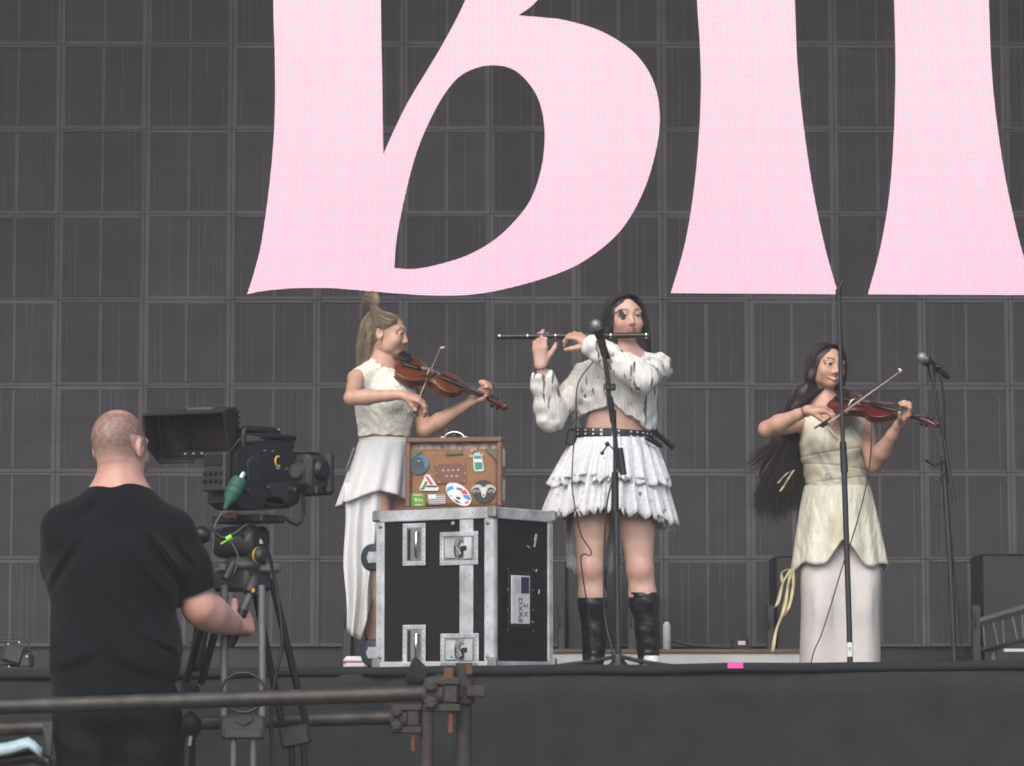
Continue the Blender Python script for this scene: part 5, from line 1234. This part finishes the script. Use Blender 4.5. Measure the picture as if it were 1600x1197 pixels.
strands('hair_strands', [
    ([g(hwB(-.005, .05, .1), hwB(-.05, .045, .09), hwB(-.078, .035, .04), hwB(-.085, .03, -.03), J(1252, 628, -.08), J(1246, 650, -.06)), g(hwB(-.005, -.02, .111), hwB(-.07, -.02, .09), hwB(-.1, -.02, 0), J(1244, 625, 0), J(1232, 660, .02), J(1222, 690, .04))], 620, .0014, .005),
    ([g(hwB(.005, .05, .1), hwB(.05, .045, .09), hwB(.077, .03, .04), hwB(.084, .02, -.03), hwB(.08, .01, -.1)), g(hwB(.005, -.02, .111), hwB(.07, -.02, .09), hwB(.095, -.02, 0), hwB(.095, -.02, -.06), hwB(.085, -.02, -.11))], 340, .0014, .004),
    ([g(J(1248, 650, .05), J(1228, 690, .06), J(1205, 730, .07), J(1185, 770, .08), J(1178, 795, .08)), g(J(1255, 650, .05), J(1240, 700, .05), J(1218, 750, .05), J(1202, 785, .06), J(1200, 815, .06)), g(J(1262, 650, .06), J(1252, 700, .06), J(1238, 750, .06), J(1228, 790, .07), J(1220, 812, .07)), g(J(1266, 655, .06), J(1262, 710, .06), J(1254, 750, .07), J(1248, 775, .07), J(1250, 790, .07))], 900, .0017, .014),
    ([g(J(1250, 660, .06), J(1225, 680, .07), J(1200, 695, .07), J(1178, 708, .08), J(1155, 722, .08)), g(J(1250, 665, .06), J(1225, 690, .06), J(1202, 712, .07), J(1185, 730, .08), J(1168, 745, .08))], 90, .0013, .01)], m_hd, f2, 6)
vi, vq = violin('reddish violin held by the fiddler in the pale yellow dress', J(1300, 629, -.12), J(1468, 663, -.42), (.2, -.66, .68), '#5a1f1a', '#3a1412')
b = MB(); b.tube(smooth_path([vq(.14, .09, .01), vq(.15, .105, .04), vq(.16, .08, .075), vq(.17, .06, .08)], 4), .004, 6); b.build('clip_microphone', m_chrome, vi)
b = MB(); b.tube(smooth_path([vq(.16, -.09, 0), J(1362, 670, -.3), J(1357, 740, -.26), J(1338, 820, -.24), J(1318, 880, -.22), J(1300, 940, -.2), J(1284, 990, -.22), J(1268, 1032, -.25), J(1262, 1110, -.28)], 6), .0032, 6); tag(b.build('violin_cable', mat('cable_brown', '#2e2426', .6)), 'thin dark cable hanging from the reddish violin down past the pale dress', 'cable')
bow('bow with pale hair drawn by the fiddler in the pale yellow dress', J(1276, 667, -.44), J(1405, 577, -.14), (.3, -.6, -.5))

# ================================================================== CAMERA PLATFORM IN THE PIT
DK = .62
m_rust = mat('rusty_steel', '#343331', .75, metal=.25, col2='#503a30', scale=26, bump=.003, bscale=60, thr=(.32, .40))
m_pipe = mat('scaffold_tube', '#45433f', .55, metal=.45, col2='#2c2926', scale=16, bump=.0012, bscale=50)
plat = thing('camera_platform', (-1.0, 10.1, 0), 'scaffold camera platform with rusty clamped handrails in front of the stage', 'platform')
for k in range(6):
    b = MB(); b.box((-1.15, 9.45 + .232 * k, DK - .02), (2.4, .226, .04), None, .004); b.build('plank', m_wood, plat)
def tube_(a, c, nm='rail', mm=m_pipe, r=.0242):
    b = MB(); b.tube([a, Vector(a).lerp(Vector(c), .5), c], r, 18); return b.build(nm, mm, plat)
YR, YF = 9.28, 10.62
r0, r1 = P(-160, 1109, YR), P(676, 1083, YR); tube_(r0, r1)
q0, q1 = P(-120, 1142, YF), P(612, 1121, YF); tube_(q0, q1)
post1 = P(725, 1100, YR + .06); post2 = P(667, 1120, YF - .03)
tube_((post1.x, post1.y, 0), (post1.x, post1.y, P(725, 1036, YR + .06).z), 'post', m_rust)
tube_((post2.x, post2.y, 0), (post2.x, post2.y, P(667, 1100, YF).z), 'post', m_rust)
for (a, y) in ((r0, YR), (q0, YF)): tube_((a.x + .1, y + .05, 0), (a.x + .1, y + .05, a.z + .12), 'post', m_rust)
def coupler(px, py, Y, s=1.0):
    c = P(px, py, Y); b = MB(); k = F_PX / Y
    b.tube([c + Vector((-.03 * s, 0, 0)), c + Vector((.03 * s, 0, 0))], .032 * s, 12); cc = b.build('coupler', m_rust, plat)
    for dz in (.034, -.036): 
        b = MB(); b.box(c + Vector((.03 * s, -.01, dz * s * 1.15)), (.11 * s, .04 * s, .024 * s), None, .005); b.build('clamp_arm', m_rust, cc)
        b = MB(); b.lathe(c + Vector((-.004 * s, -.028, dz * .72 * s)), (0, -1, 0), [(0, .021 * s), (.012 * s, .021 * s), (.016 * s, .013 * s), (.026 * s, .012 * s)], 6, False); b.build('nut', m_rust, cc)
    b = MB(); b.box(c + Vector((.055 * s, -.005, 0)), (.04 * s, .05 * s, .05 * s), None, .004); b.build('coupler_block', m_rust, cc)
    b = MB(); b.cyl(c + Vector((.055 * s, -.01, -.05 * s)), c + Vector((.055 * s, -.01, -.115 * s)), .009 * s, n=8); b.build('bolt', mat('orange_rust', '#5e3c2c', .85, var=.3, scale=60), cc)
    return cc
coupler(676, 1085, YR - .01); coupler(622, 1123, YF - .04, .95)
b = MB(); c = P(725, 1080, YR + .05)
b.tube([c + Vector((0, .0, -.036)), c + Vector((0, 0, .036))], .033, 12); b.box(c + Vector((.035, -.02, 0)), (.06, .05, .036), None, .005); b.box(c + Vector((-.03, -.02, 0)), (.06, .045, .04), None, .005); b.build('coupler', m_rust, plat)
b = MB(); c = P(701, 1055, YR + .03); b.box(c, (.03, .03, .045), None, .004); b.build('bolt', mat('orange_rust', '#5e3c2c', .85, var=.3, scale=60), plat)
b = MB(); c = P(733, 1040, YR + .03); b.box(c + Vector((0, 0, -.012)), (.02, .012, .03), None, .002); b.build('rust_flake', mat('orange_rust', '#5e3c2c', .85), plat)

# ------------------------------------------------------------------ camera operator
Y0 = 9.9; ppm = F_PX / Y0
co = thing('person', (J(185, 1000).x, Y0, DK), 'camera operator with shaved head in black T-shirt seen from behind', 'person')
B = Body(.004); RT = frame((.28, .96, 0)); RTn = np.array(RT)
hcC = J(188, 700, .0); RH = frame((.42, .9, -.02), (0, 0, 1)); hwC, paintC = head(B, hcC, RH, 1.07, man=True, brow='#6a4a3a')
nb = J(187, 775, -.01); pel, che = J(180, 1085, 0), J(178, 890, 0)
B.cap(hwC(0, -.03, -.03), nb, .058, .055, .02); B.cap(nb, nb + Vector((0, 0, -.06)), .062, .08, .02)
shL, shR = J(101, 826, -.03), J(272, 832, .02)
B.ell(che, (.19, .13, .2), RTn, .05); B.cap(che, pel, .16, .15, .06, (RT.col[1], .7)); B.cap(shL, nb, .06, .07, .06); B.cap(shR, nb, .06, .07, .06)
elL, wrL = J(99, 905, .15), J(140, 930, .36); arm(B, shL, elL, wrL, (.058, .048, .032))
elR, wrR = J(313, 950, .06), J(362, 976, .2); arm(B, shR, elR, wrR, (.060, .050, .034), .03)
B.cap(elR, elR.lerp(wrR, .5), .046, .044, .03)
hand(B, wrL, J(165, 925, .44) - wrL, (.5, 0, -.8), -1, (.5, .8, .5), 1.08)
hand(B, wrR, J(386, 974, .26) - wrR, (-.45, .25, -.15), 1, [(.9, 1.3, .8), (1.0, 1.3, .8), (1.0, 1.3, .8), (1.0, 1.2, .8)], 1.1, thumb=(.45, .55, .2), tcurl=.6)
for hip, kn, an in ((J(140, 1120, 0), J(138, 1320, .02), Vector((J(138, 1100).x, Y0, DK + .09))), (J(225, 1120, 0), J(232, 1320, .03), Vector((J(236, 1100).x, Y0 + .02, DK + .09)))):
    leg(B, hip, kn, an, (.1, .07, .045))
def pcC(V, C):
    L = paintC(V, C); x, y, z = L[:, 0], L[:, 1], L[:, 2]; near = (np.abs(L) < .17).all(1)
    nz = .5 + .5 * np.sin(x * 210 + 3 * np.sin(z * 160)) * np.sin(y * 190 + z * 170)
    hairm = near & (z > -.042 + .012 * np.sin(x * 30)) & (y < .05) & ((np.abs(x) < .068) | (z > .034))
    f = np.clip((z + .045) / .06, 0, 1) * np.where(z > .098, .6, 1.0) * (.5 + .42 * nz)
    top = near & (z > .04) & (y > -.02) & (x > -.02); f = np.where(top, f * 1.12, f)
    c = np.array(lin('#5e4c42')); fm = np.clip(np.where(hairm, f, 0), 0, .82)[:, None]; C[:, :3] = C[:, :3] * (1 - fm) + c * fm
    nape = near & (z < -.045) & (y < -.0); C[nape, :3] = C[nape, :3] * .75 + np.array(lin('#bf7868')) * .2
    beard = near & (z < -.04) & (y > .03); C[beard, :3] = C[beard, :3] * .45 + np.array(lin('#5a3c30')) * .55
    redden(V, C, [elR + Vector((0, -.04, -.02)), J(386, 974, .24)], .06, a=.4)
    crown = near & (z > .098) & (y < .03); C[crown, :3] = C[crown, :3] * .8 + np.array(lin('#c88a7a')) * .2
B.build('body', m_skin, co, SK4, pcC)
m_tee = mat('black_tee', '#0c0f11', .95, var=.3, scale=9, bump=.009, bscale=13, spec=.15, sheen=.04)
G = Body(.0045)
G.ell(che + RT @ Vector((0, .0, .0)), (.205, .15, .21), RTn, .06); G.cap(che, J(177, 1085, .0), .195, .205, .06, (RT.col[1], .82)); G.ell(J(178, 1010, .03), (.208, .18, .14), RTn, .08)
G.cap(shL, nb + Vector((0, .0, -.035)), .062, .08, .07); G.cap(shR, nb + Vector((0, 0, -.035)), .062, .08, .07); G.cap(nb + Vector((0, 0, -.05)), che, .09, .12, .06)
for sh, el, f in ((shL, elL, .95), (shR, elR, .76)):
    e = sh.lerp(el, f); G.cap(sh, e, .066, .070, .03)
G.cap(shL.lerp(che, .25), shL.lerp(elL, .6), .09, .07, .05); G.cap(shR.lerp(che, .25), shR.lerp(elR, .45), .09, .07, .05)
zh = J(180, 1090).z; G.clips.append(lambda X, Y, Z: zh + .01 * np.sin(X * 14) + .004 * np.sin(X * 40) - Z)
zn = J(188, 757).z; G.clips.append(lambda X, Y, Z: np.where(np.abs(X - nb.x) < .11, Z - zn - .02 * (X - nb.x) * -3.0 * 0, -1))
dR = (elR - shR).normalized(); eR_ = shR.lerp(elR, .80)
G.clips.append(lambda X, Y, Z: np.where(X > J(284, 900).x, (X - eR_.x) * dR.x + (Y - eR_.y) * dR.y + (Z - eR_.z) * dR.z, -1))
dL = (elL - shL).normalized(); eL_ = shL.lerp(elL, .86)
G.clips.append(lambda X, Y, Z: np.where(X < J(84, 900).x, (X - eL_.x) * dL.x + (Y - eL_.y) * dL.y + (Z - eL_.z) * dL.z, -1))
x1, z1 = J(245, 900).x, J(245, 900).z
def folds(X, Y, Z):
    d = 0
    for (px, py, sl, wd, am, ln) in ((262, 880, -1.6, .012, .010, .10), (248, 865, -1.1, .014, .008, .09), (236, 905, -1.3, .012, .007, .09), (200, 960, -.9, .014, .006, .10), (215, 990, -1.0, .012, .006, .08), (170, 1020, -.8, .02, .006, .12), (110, 890, 1.4, .014, .007, .08), (140, 1040, .3, .016, .006, .1), (220, 1050, -.35, .014, .006, .1), (260, 1015, -.6, .01, .006, .06), (290, 870, -1.2, .008, .006, .04), (150, 800, .8, .02, .004, .07)):
        x_, z_ = J(px, py).x, J(px, py).z; nrm = math.hypot(sl, 1); t = ((Z - z_) - sl * (X - x_)) / nrm; a = ((X - x_) + sl * (Z - z_)) / nrm
        am = am * 1.5; d = d + am * np.exp(-(t / wd) ** 2) * np.exp(-(a / ln) ** 2) - am * .8 * np.exp(-((t - 2 * wd) / wd) ** 2) * np.exp(-(a / ln) ** 2)
    return np.minimum(d, .0075) + .0025 * np.sin(Z * 26 + X * 13 + 2 * np.sin(X * 15))
G.disp = folds; G.build('t_shirt', m_tee, co, '#17191b')
b = MB(); nr = .085; cx = Vector((nb.x, nb.y, zn - .004)); A = [[cx + Vector((nr * math.cos(a) * (1 + .02 * j), nr * .92 * math.sin(a) * (1 + .02 * j), -.012 * j + .006 + .012 * math.sin(a))) for j in range(3)] for a in np.linspace(0, 6.283, 60)]
b.grid(A); b.build('collar', m_tee, co, .004)
m_trs = mat('black_trousers', '#111113', .85, var=.25, scale=10, bump=.003, bscale=40, spec=.2)
G = Body(.006); G.ell(pel + Vector((0, .0, -.02)), (.2, .16, .15), RTn, .06)
for hip, kn, an in ((J(140, 1120, 0), J(138, 1320, .02), Vector((J(138, 1100).x, Y0, DK + .1))), (J(225, 1120, 0), J(232, 1320, .03), Vector((J(236, 1100).x, Y0 + .02, DK + .1)))): G.chain([hip, kn, an], [.118, .092, .075], .04)
G.disp = lambda X, Y, Z: .005 * np.sin(Z * 30 + X * 22 + 2 * np.sin(Z * 14)) * np.sin(X * 18 + Y * 20)
G.build('trousers', m_trs, co, '#1a1a1c')
for x in (138, 236):
    c = Vector((J(x, 1100).x, Y0, DK)); G = Body(.006); G.cap(c + Vector((0, -.04, .05)), c + Vector((.05, .18, .04)), .05, .045, .03); G.clips.append(lambda X, Y, Z: DK + .002 - Z); G.build('shoe', m_dark, co, '#151515')

# ------------------------------------------------------------------ broadcast camera on its tripod
YC = 10.25
def K(px, py, dy=0): return P(px, py, YC + dy)
m_cam = mat('camera_black', '#1b1a1b', .5, var=.25, scale=20, bump=.0004, bscale=300)
m_cam2 = mat('camera_grey', '#2e2e30', .5, var=.2, scale=20)
m_hood = mat('hood_fabric', '#1a1a17', .8, var=.3, scale=25)
cm = thing('broadcast_camera', K(400, 815), 'black broadcast camera with hooded monitor and long lens on a tripod', 'camera')
th_ = R_(38); Ax = Vector((math.sin(th_), math.cos(th_), 0)); Rx = Vector((math.cos(th_), -math.sin(th_), 0)); RB = Matrix((Rx, Ax, eZ)).transposed(); bo = K(398, 742)
def cb(x, y, z): return bo + Rx * x + Ax * y + eZ * z
b = MB()   # side profile extruded across the width
prof = [(-.16, -.10), (-.15, .06), (-.12, .085), (-.05, .09), (.02, .115), (.10, .105), (.15, .06), (.17, .0), (.165, -.05), (.15, -.09), (.10, -.11), (.08, -.075), (.03, -.065), (-.01, -.085), (-.03, -.12), (-.12, -.12)]
b.prism([(a, c) for a, c in prof], cb(-.06, 0, 0), Ax, eZ, .0); b = MB(); b.prism(prof, cb(.062, 0, 0) if Ax.cross(eZ).dot(Rx) < 0 else cb(-.062, 0, 0), Ax, eZ, .124); b.build('body', m_cam, cm)
b = MB(); b.prism([(-.11, .035), (-.085, .055), (-.055, .05), (-.045, .02), (-.065, -.025), (-.10, -.03)], cb(.062, 0, 0), Ax, eZ, .006); b.build('side_hatch', m_cam2, cm)
b = MB(); b.prism([(-.098, .028), (-.083, .042), (-.063, .039), (-.056, .018), (-.07, -.014), (-.095, -.018)], cb(.068, 0, 0), Ax, eZ, .003); b.build('vent', m_dark, cm)
for k in range(4): 
    b = MB(); b.box(cb(.0725, -.076, .026 - .012 * k), (.002, .03, .003), RB); b.build('vent_slot', m_cam2, cm)
b = MB(); b.tube([cb(.0635, .045 + .013 * math.cos(a), .045 + .017 * math.sin(a)) for a in np.linspace(1.0, 5.3, 14)], .0035, 6); b.build('emblem', mat('yellow_print', '#c9a022', .5), cm)
b = MB(); b.box(cb(.0635, .046, .022), (.002, .016, .005), RB); b.build('emblem_mark', mat('pale_blue_print', '#7fa0b4', .5), cm)
b = MB(); b.box(cb(-.005, -.178, .0), (.10, .036, .13), RB, .006); bkp = b.build('rear_panel', m_cam2, cm)
for r_ in range(2):
    for c_ in range(4): b = MB(); b.lathe(cb(-.04 + .024 * c_, -.196, -.005 - .026 * r_), -Ax, [(0, .008), (.004, .007), (.008, .006)], 8); b.build('connector', m_dark, bkp)
b = MB(); b.box(cb(-.005, -.197, .038), (.08, .004, .035), RB); b.build('display', m_dark, bkp)
b = MB(); b.tube([cb(0, -.06, .088), cb(0, -.06, .14), cb(0, -.05, .15), cb(0, .10, .155), cb(0, .11, .145), cb(0, .11, .10)], .013, 8); b.build('top_handle', m_cam, cm)
b = MB(); b.box(cb(.01, .13, .115), (.07, .05, .05), RB, .01); b.cyl(cb(.03, .12, .10), cb(.03, .12, .14), .008); b.build('accessory_mount', m_cam, cm)
b = MB(); b.ball(cb(.0, .115, .157), .008, 8); b.build('screw_knob', m_chrome, cm)
# box lens with cover
lc = K(482, 741, .1); lo = bo + Ax * .17 + eZ * .0
b = MB(); b.tube([lo, lo + Ax * .09], .05, 16); b.build('lens_barrel', m_cam, cm)
c0 = K(481, 740, .12)
b = MB(); b.box(c0, (.118, .13, .132), RB, .022); b.box(c0 + RB @ Vector((.0, .05, .0)), (.135, .04, .146), RB, .012); b.build('lens_hood', mat('cover_grey', '#26282a', .6, var=.3, scale=25), cm)
b = MB(); b.box(c0 + RB @ Vector((.01, -.02, .068)), (.07, .06, .006), RB, .002); b.build('hood_top_flap', m_cam2, cm)
b = MB(); b.lathe(c0 + RB @ Vector((.06, .0, .01)), Rx, [(0, .036), (.008, .036), (.01, .026), (.016, .024)], 18); b.build('servo_cover', m_cam, cm)
for q_ in ((-.09, .03), (-.02, .075), (.02, .075), (.09, .02), (.12, -.03), (-.1, -.06), (.0, -.045)):
    b = MB(); b.lathe(cb(.062, q_[0], q_[1]), Rx, [(0, .007), (.005, .006), (.007, .004)], 10); b.build('button', m_cam2, cm)
b = MB(); b.prism([(.0, -.03), (.13, -.02), (.15, -.06), (.1, -.1), (.05, -.075), (.01, -.07)], cb(.062, 0, 0), Ax, eZ, .008); b.build('side_cover', m_cam2, cm)
b = MB(); b.tube(smooth_path([cb(.07, -.12, -.06), cb(.1, -.06, -.1), cb(.1, .04, -.1), cb(.08, .12, -.05)], 5), .0035, 6); b.build('lens_cable', m_dark, cm)
b = MB(); b.tube(smooth_path([cb(.03, -.16, .06), cb(.06, -.12, .12), cb(.03, -.02, .13), cb(.02, .08, .12)], 5), .003, 6); b.build('lens_cable', m_dark, cm)
b = MB(); b.tube([cb(.05, -.02, .125), cb(.05, .14, .13)], .011, 10); b.build('shotgun_microphone', m_dark, cm)
b = MB(); b.lathe(K(466, 737, -.02), -Ax + Rx * .2, [(0, .03), (.012, .03), (.016, .022), (.02, .022)], 16); b.box(K(474, 745, -.03), (.05, .012, .05), RB, .004); b.build('lens_control', m_cam2, cm)
b = MB(); b.box(K(492, 766, -.02), (.05, .04, .03), RB, .006); b.box(K(458, 766, -.02), (.04, .03, .02), RB, .006); b.build('lens_bracket', m_cam, cm)
b = MB(); b.tube(smooth_path([K(473, 772, .05), K(474, 790, .05), K(472, 810, .05), K(463, 820, .03), K(440, 806, 0)], 5), .006, 6); b.build('lens_cable', m_dark, cm)
# monitor with hood
mc = K(308, 678, -.06); mf = Vector((-.30, -.93, -.22)).normalized(); RM = frame(-mf); 
def mm_(x, d, z): return mc + RM @ Vector((x, -d, z))     # d: towards the viewer
mw, mh = .275, .165
b = MB(); b.box(mm_(0, -.02, 0), (mw, .05, mh), RM, .008); b.build('monitor_body', m_cam, cm); mon = cm.children[-1]
b = MB(); b.box(mm_(.012, .008, .008), (mw - .07, .006, mh - .05), RM); b.build('screen', mat('screen_glass', '#2e2a28', .15, var=.5, scale=8, col2='#181616'), mon)
for k in range(5): 
    b = MB(); b.box(mm_(-.045 + .03 * k + (.01 if k == 4 else 0), .008, -mh / 2 + .018), (.007, .004, .004), RM); b.build('button', m_white, mon)
hd = .115
for nm, pts in (('top', [(-mw / 2, .005, mh / 2), (mw / 2, .005, mh / 2), (mw / 2, hd * .75, mh / 2), (-mw / 2, hd, mh / 2)]),
                ('left', [(-mw / 2, .005, mh / 2), (-mw / 2, hd, mh / 2), (-mw / 2, hd, -mh * .1), (-mw / 2, .03, -mh / 2), (-mw / 2, .005, -mh / 2)]),
                ('right', [(mw / 2, .005, mh / 2), (mw / 2, hd * .75, mh / 2), (mw / 2, hd * .5, -mh / 2), (mw / 2, .005, -mh / 2)])):
    b = MB(); q = [mm_(*p) for p in pts]; b.add(q, [tuple(range(len(q)))]); b.build('hood_flap', m_hood, mon, .006)
b = MB(); b.box(mm_(0, .022, -mh / 2 + .003), (mw, .04, .006), RM); b.build('hood_flap', m_hood, mon)
b = MB(); b.tube([mm_(-mw / 2, hd, mh / 2), mm_(-mw / 2 - .008, hd * .9, mh * .35), mm_(-mw / 2, hd * .95, -mh * .15), mm_(-mw / 2 + .02, .05, -mh / 2 - .005), mm_(.0, .035, -mh / 2 - .005)], .004, 6); b.build('hood_wire', m_dark, mon)
b = MB(); b.box(mm_(.03, .02, mh / 2 + .005), (.09, .03, .004), RM); b.build('hood_strip', m_grey, mon)
for k in range(8): b = MB(); b.box(mm_(mw / 2 - .004, -.02, mh / 2 - .02 - .018 * k), (.012, .054, .006), RM); b.build('cooling_fin', m_dark, mon)
b = MB(); b.tube([mm_(.06, -.04, -mh / 2 - .0), K(385, 722, -.02), cb(-.02, .02, .10)], .012, 8); b.build('monitor_arm', m_cam, cm)
# green cable connector and cables
b = MB(); ga, gb = K(376, 748, -.16), K(349, 799, -.2); gd = (gb - ga).normalized(); b.lathe(ga, gd, [(0, .014), (.004, .026), (.018, .029), (.02, .026), (.024, .03), (.04, .03), (.042, .026), (.047, .03), (.062, .029), (.066, .025), (.075, .025), (.095, .012), (.12, .006)], 18); b.build('green_connector', mat('green_rubber', '#1f4f44', .6, var=.15), cm)
b = MB(); b.lathe(ga, -gd, [(0, .011), (.02, .011), (.026, .008)], 12); b.build('plug', m_chrome, cm)
b = MB(); b.tube(smooth_path([gb, K(336, 820, -.2), K(333, 850, -.2), K(331, 870, -.2), K(329, 893, -.2), K(345, 888, -.18)], 5), .0035, 6); b.build('signal_cable', m_grey, cm)
b = MB(); b.tube(smooth_path([K(330, 822, -.2), K(345, 840, -.2), K(365, 835, -.2), K(388, 820, -.18), K(405, 830, -.15), K(418, 860, -.12), K(428, 900, -.1), K(438, 960, -.1), K(440, 1010, -.1), K(430, 1060, -.1), K(424, 1110, -.1), K(428, 1240, -.1)], 5), .006, 6); b.build('signal_cable', m_dark, cm)
b = MB(); b.tube(smooth_path([K(360, 845, -.2), K(372, 870, -.2), K(366, 895, -.2)], 5), .0025, 5); b.build('signal_cable', m_grey, cm)
b = MB(); b.tube([K(354, 843, -.205), K(362, 838, -.205)], .009, 8); b.tube([K(345, 850, -.205), K(354, 845, -.205)], .003, 5); b.build('cable_tag', mat('lime_tape', '#86d444', .5), cm)
# tripod
tr = thing('camera_tripod', K(385, 1000), 'heavy grey and black camera tripod with fluid head on the platform', 'tripod')
b = MB(); b.box(K(388, 812), (.23, .12, .025), RB, .004); b.build('wedge_plate', m_cam, tr)
b = MB(); b.box(K(362, 806, -.08), (.05, .02, .02), RB, .003); b.build('brass_catch', mat('dull_brass', '#5a4634', .5, metal=.5), tr)
b = MB(); b.box(K(382, 843), (.15, .12, .085), RB, .02); b.build('head_block', m_cam, tr)
b = MB(); hcx = K(372, 848); b.lathe(hcx - Rx * .08, Rx, [(0, .03), (.005, .05), (.03, .052), (.1, .052), (.13, .05), (.165, .045), (.17, .03)], 20); b.build('tilt_drum', m_cam2, tr)
b = MB(); b.lathe(K(402, 868, -.05), Rx, [(-.03, .022), (0, .028), (.025, .026), (.032, .016)], 16); b.build('drag_knob', m_cam2, tr)
b = MB(); b.lathe(K(403, 868, -.052), Rx, [(0, .0288), (.007, .0288)], 16); b.build('drag_ring', mat('yellow_print', '#c9a022', .5), tr)
b = MB(); b.box(K(409, 846, -.08), (.014, .006, .016), RB); b.build('level_window', mat('pale_label', '#b0ac8c', .5), tr)
b = MB(); b.lathe(K(318, 836, -.03), (-1, -.3, 0), [(-.02, .02), (.0, .03), (.02, .028), (.03, .016)], 14); b.build('drag_knob', m_cam, tr)
b = MB(); b.lathe(K(382, 880), (0, 0, -1), [(-.02, .05), (0, .075), (.02, .078), (.03, .06)], 20); b.build('pan_base', m_cam2, tr)
b = MB(); b.box(K(378, 908), (.16, .13, .07), RB, .012); b.build('bowl', m_cam2, tr)
b = MB(); b.box(K(390, 888), (.20, .10, .03), None, .008); b.build('bowl_rim', m_grey, tr)
def pipe_(a, c, r, mm, nm): b = MB(); b.tube([a, c], r, 12); return b.build(nm, mm, tr)
for (x0, y0, x1, y1, d0, d1, mm, r) in ((350, 915, 350, 1155, -.10, -.18, m_grey, .0125), (409, 915, 410, 1155, -.10, -.18, m_grey, .0125)): pipe_(K(x0, y0, d0), K(x1, y1, d1), r, mm, 'leg_tube')
for x in (365, 396): pipe_(K(x, 1140, -.18), Vector((K(x, 1140, -.2).x, YC - .2, DK + .01)), .011, m_grey, 'leg_tube')
b = MB(); b.box(K(380, 1136, -.18), (.145, .05, .075), None, .008); b.box(K(380, 1146, -.2), (.12, .02, .03), None, .003); b.prism([(-.03, .012), (.03, .012), (.028, 0), (0, -.014), (-.028, 0)], K(380, 1126, -.21), (1, 0, 0), (0, 0, 1), .006); b.build('leg_clamp', m_cam2, tr)
for (xa, ya, xb, yb) in ((330, 925, 288, 1075), (352, 930, 314, 1068), (400, 930, 440, 1130), (424, 905, 478, 1130)):
    s_ = -1 if xb < 380 else 1; pipe_(K(xa, ya, .0), K(xb, yb, .12), .0125, m_dark, 'leg_tube')
b = MB(); b.box(K(296, 1085, .12), (.06, .05, .08), Matrix.Rotation(.2, 3, 'Y'), .012); b.lathe(K(298, 1133, .08), (1, -.4, 0), [(-.02, .03), (0, .048), (.02, .04), (.03, .02)], 14); b.build('leg_clamp', m_cam, tr)
b = MB(); b.box(K(461, 1150, .12), (.1, .05, .07), Matrix.Rotation(-.2, 3, 'Y'), .008); b.build('leg_clamp', m_cam, tr)
for x, xx in ((455, 470), (474, 492)): pipe_(K(x, 1160, .12), Vector((K(xx, 1190, .16).x, YC + .2, DK + .01)), .011, m_dark, 'leg_tube')
for x in (285, 302): pipe_(K(x, 1120, .12), Vector((K(x - 10, 1190, .16).x, YC + .2, DK + .01)), .011, m_dark, 'leg_tube')
b = MB(); b.tube([K(298, 1150, .05), K(296, 1165, .05)], .006, 8); b.build('spreader_pin', m_white, tr)
# pan bar in the operator's fist
b = MB(); b.tube([K(365, 880, -.1), K(352, 905, -.12)], .014, 8); b.lathe(K(398, 905, -.08), (-.3, -.6, -.9), [(0, .02), (.02, .024), (.06, .02)], 12); b.build('pan_bar_joint', m_cam2, tr)
b = MB(); b.tube([K(396, 915, -.1), K(378, 958, -.11)], .012, 10); b.build('pan_bar', m_grey, tr)
b = MB(); b.tube([K(380, 952, -.11), K(362, 1000, -.115), K(358, 1010, -.116)], [.017, .019, .015], 12); b.build('pan_bar_grip', m_dark, tr)
b = MB(); b.lathe(K(395, 923, -.12), (-.2, -1, 0), [(0, .008), (.006, .006)], 10); b.build('lock_mark', mat('yellow_print', '#c9a022', .5), tr)
# rain cover hanging between the legs and the loop of cable
b = MB(); A = [[K(300 + 22 * u + 4 * math.sin(v * 5), 930 + 120 * v, .12 + .02 * math.sin(u * 6)) for v in np.linspace(0, 1, 10)] for u in np.linspace(0, 1, 8)]; b.grid(A); b.build('cover_cloth', m_char, tr, .003)
b = MB(); b.tube([K(380 + 34 * math.cos(a), 1082 + 31 * math.sin(a), -.24) for a in np.linspace(0, 6.283, 30)], .005, 6); b.build('cable_loop', m_dark, tr)
b = MB(); b.tube(smooth_path([K(284, 1009, -.02), K(298, 1005, -.02), K(306, 990, -.02), K(310, 975, -.02)], 5), .0025, 5); b.build('cord', m_grey, tr)
# pale folded cover at the lower left
t = thing('folding_seat', (P(20, 1165, 9.75).x, 9.75, DK), 'pale padded seat edge beside the camera operator at lower left', 'seat')
A = []
for i in range(16):
    u = i / 15; x = -90 + 155 * u; y = 1168 - 9 * u - 8 * math.exp(-((u - .9) / .18) ** 2) + 16 * max(0, u - .88) / .12
    A.append([P(x, y, 9.8), P(x, y + 3, 9.68), P(x, y + 18 - 5 * u, 9.66), P(x, y + 22 - 5 * u, 9.7)])
b = MB(); b.grid(A); b.build('pad', mat('pale_vinyl', '#9db4ba', .5, var=.1), t, .008)
b = MB(); c = P(0, 1186, 9.74); b.tube([P(-90, 1196, 9.74), P(0, 1190, 9.74), P(55, 1182, 9.74), P(75, 1192, 9.74)], .02, 8); b.build('frame', m_dark, t)
b = MB(); b.cyl(P(75, 1188, 9.74), Vector((P(75, 1190, 9.74).x, 9.74, DK)), .014); b.build('leg', m_dark, t)
b = MB(); b.cyl(P(-85, 1194, 9.74), Vector((P(-85, 1190, 9.74).x, 9.74, DK)), .014); b.build('leg', m_dark, t)
b = MB(); b.prism([(0, 0), (.035, .0), (.03, -.11), (.022, -.11)], P(66, 1128, 9.8), (1, 0, 0), (0, 0, 1), .012); b.build('side_bracket', m_char, t)
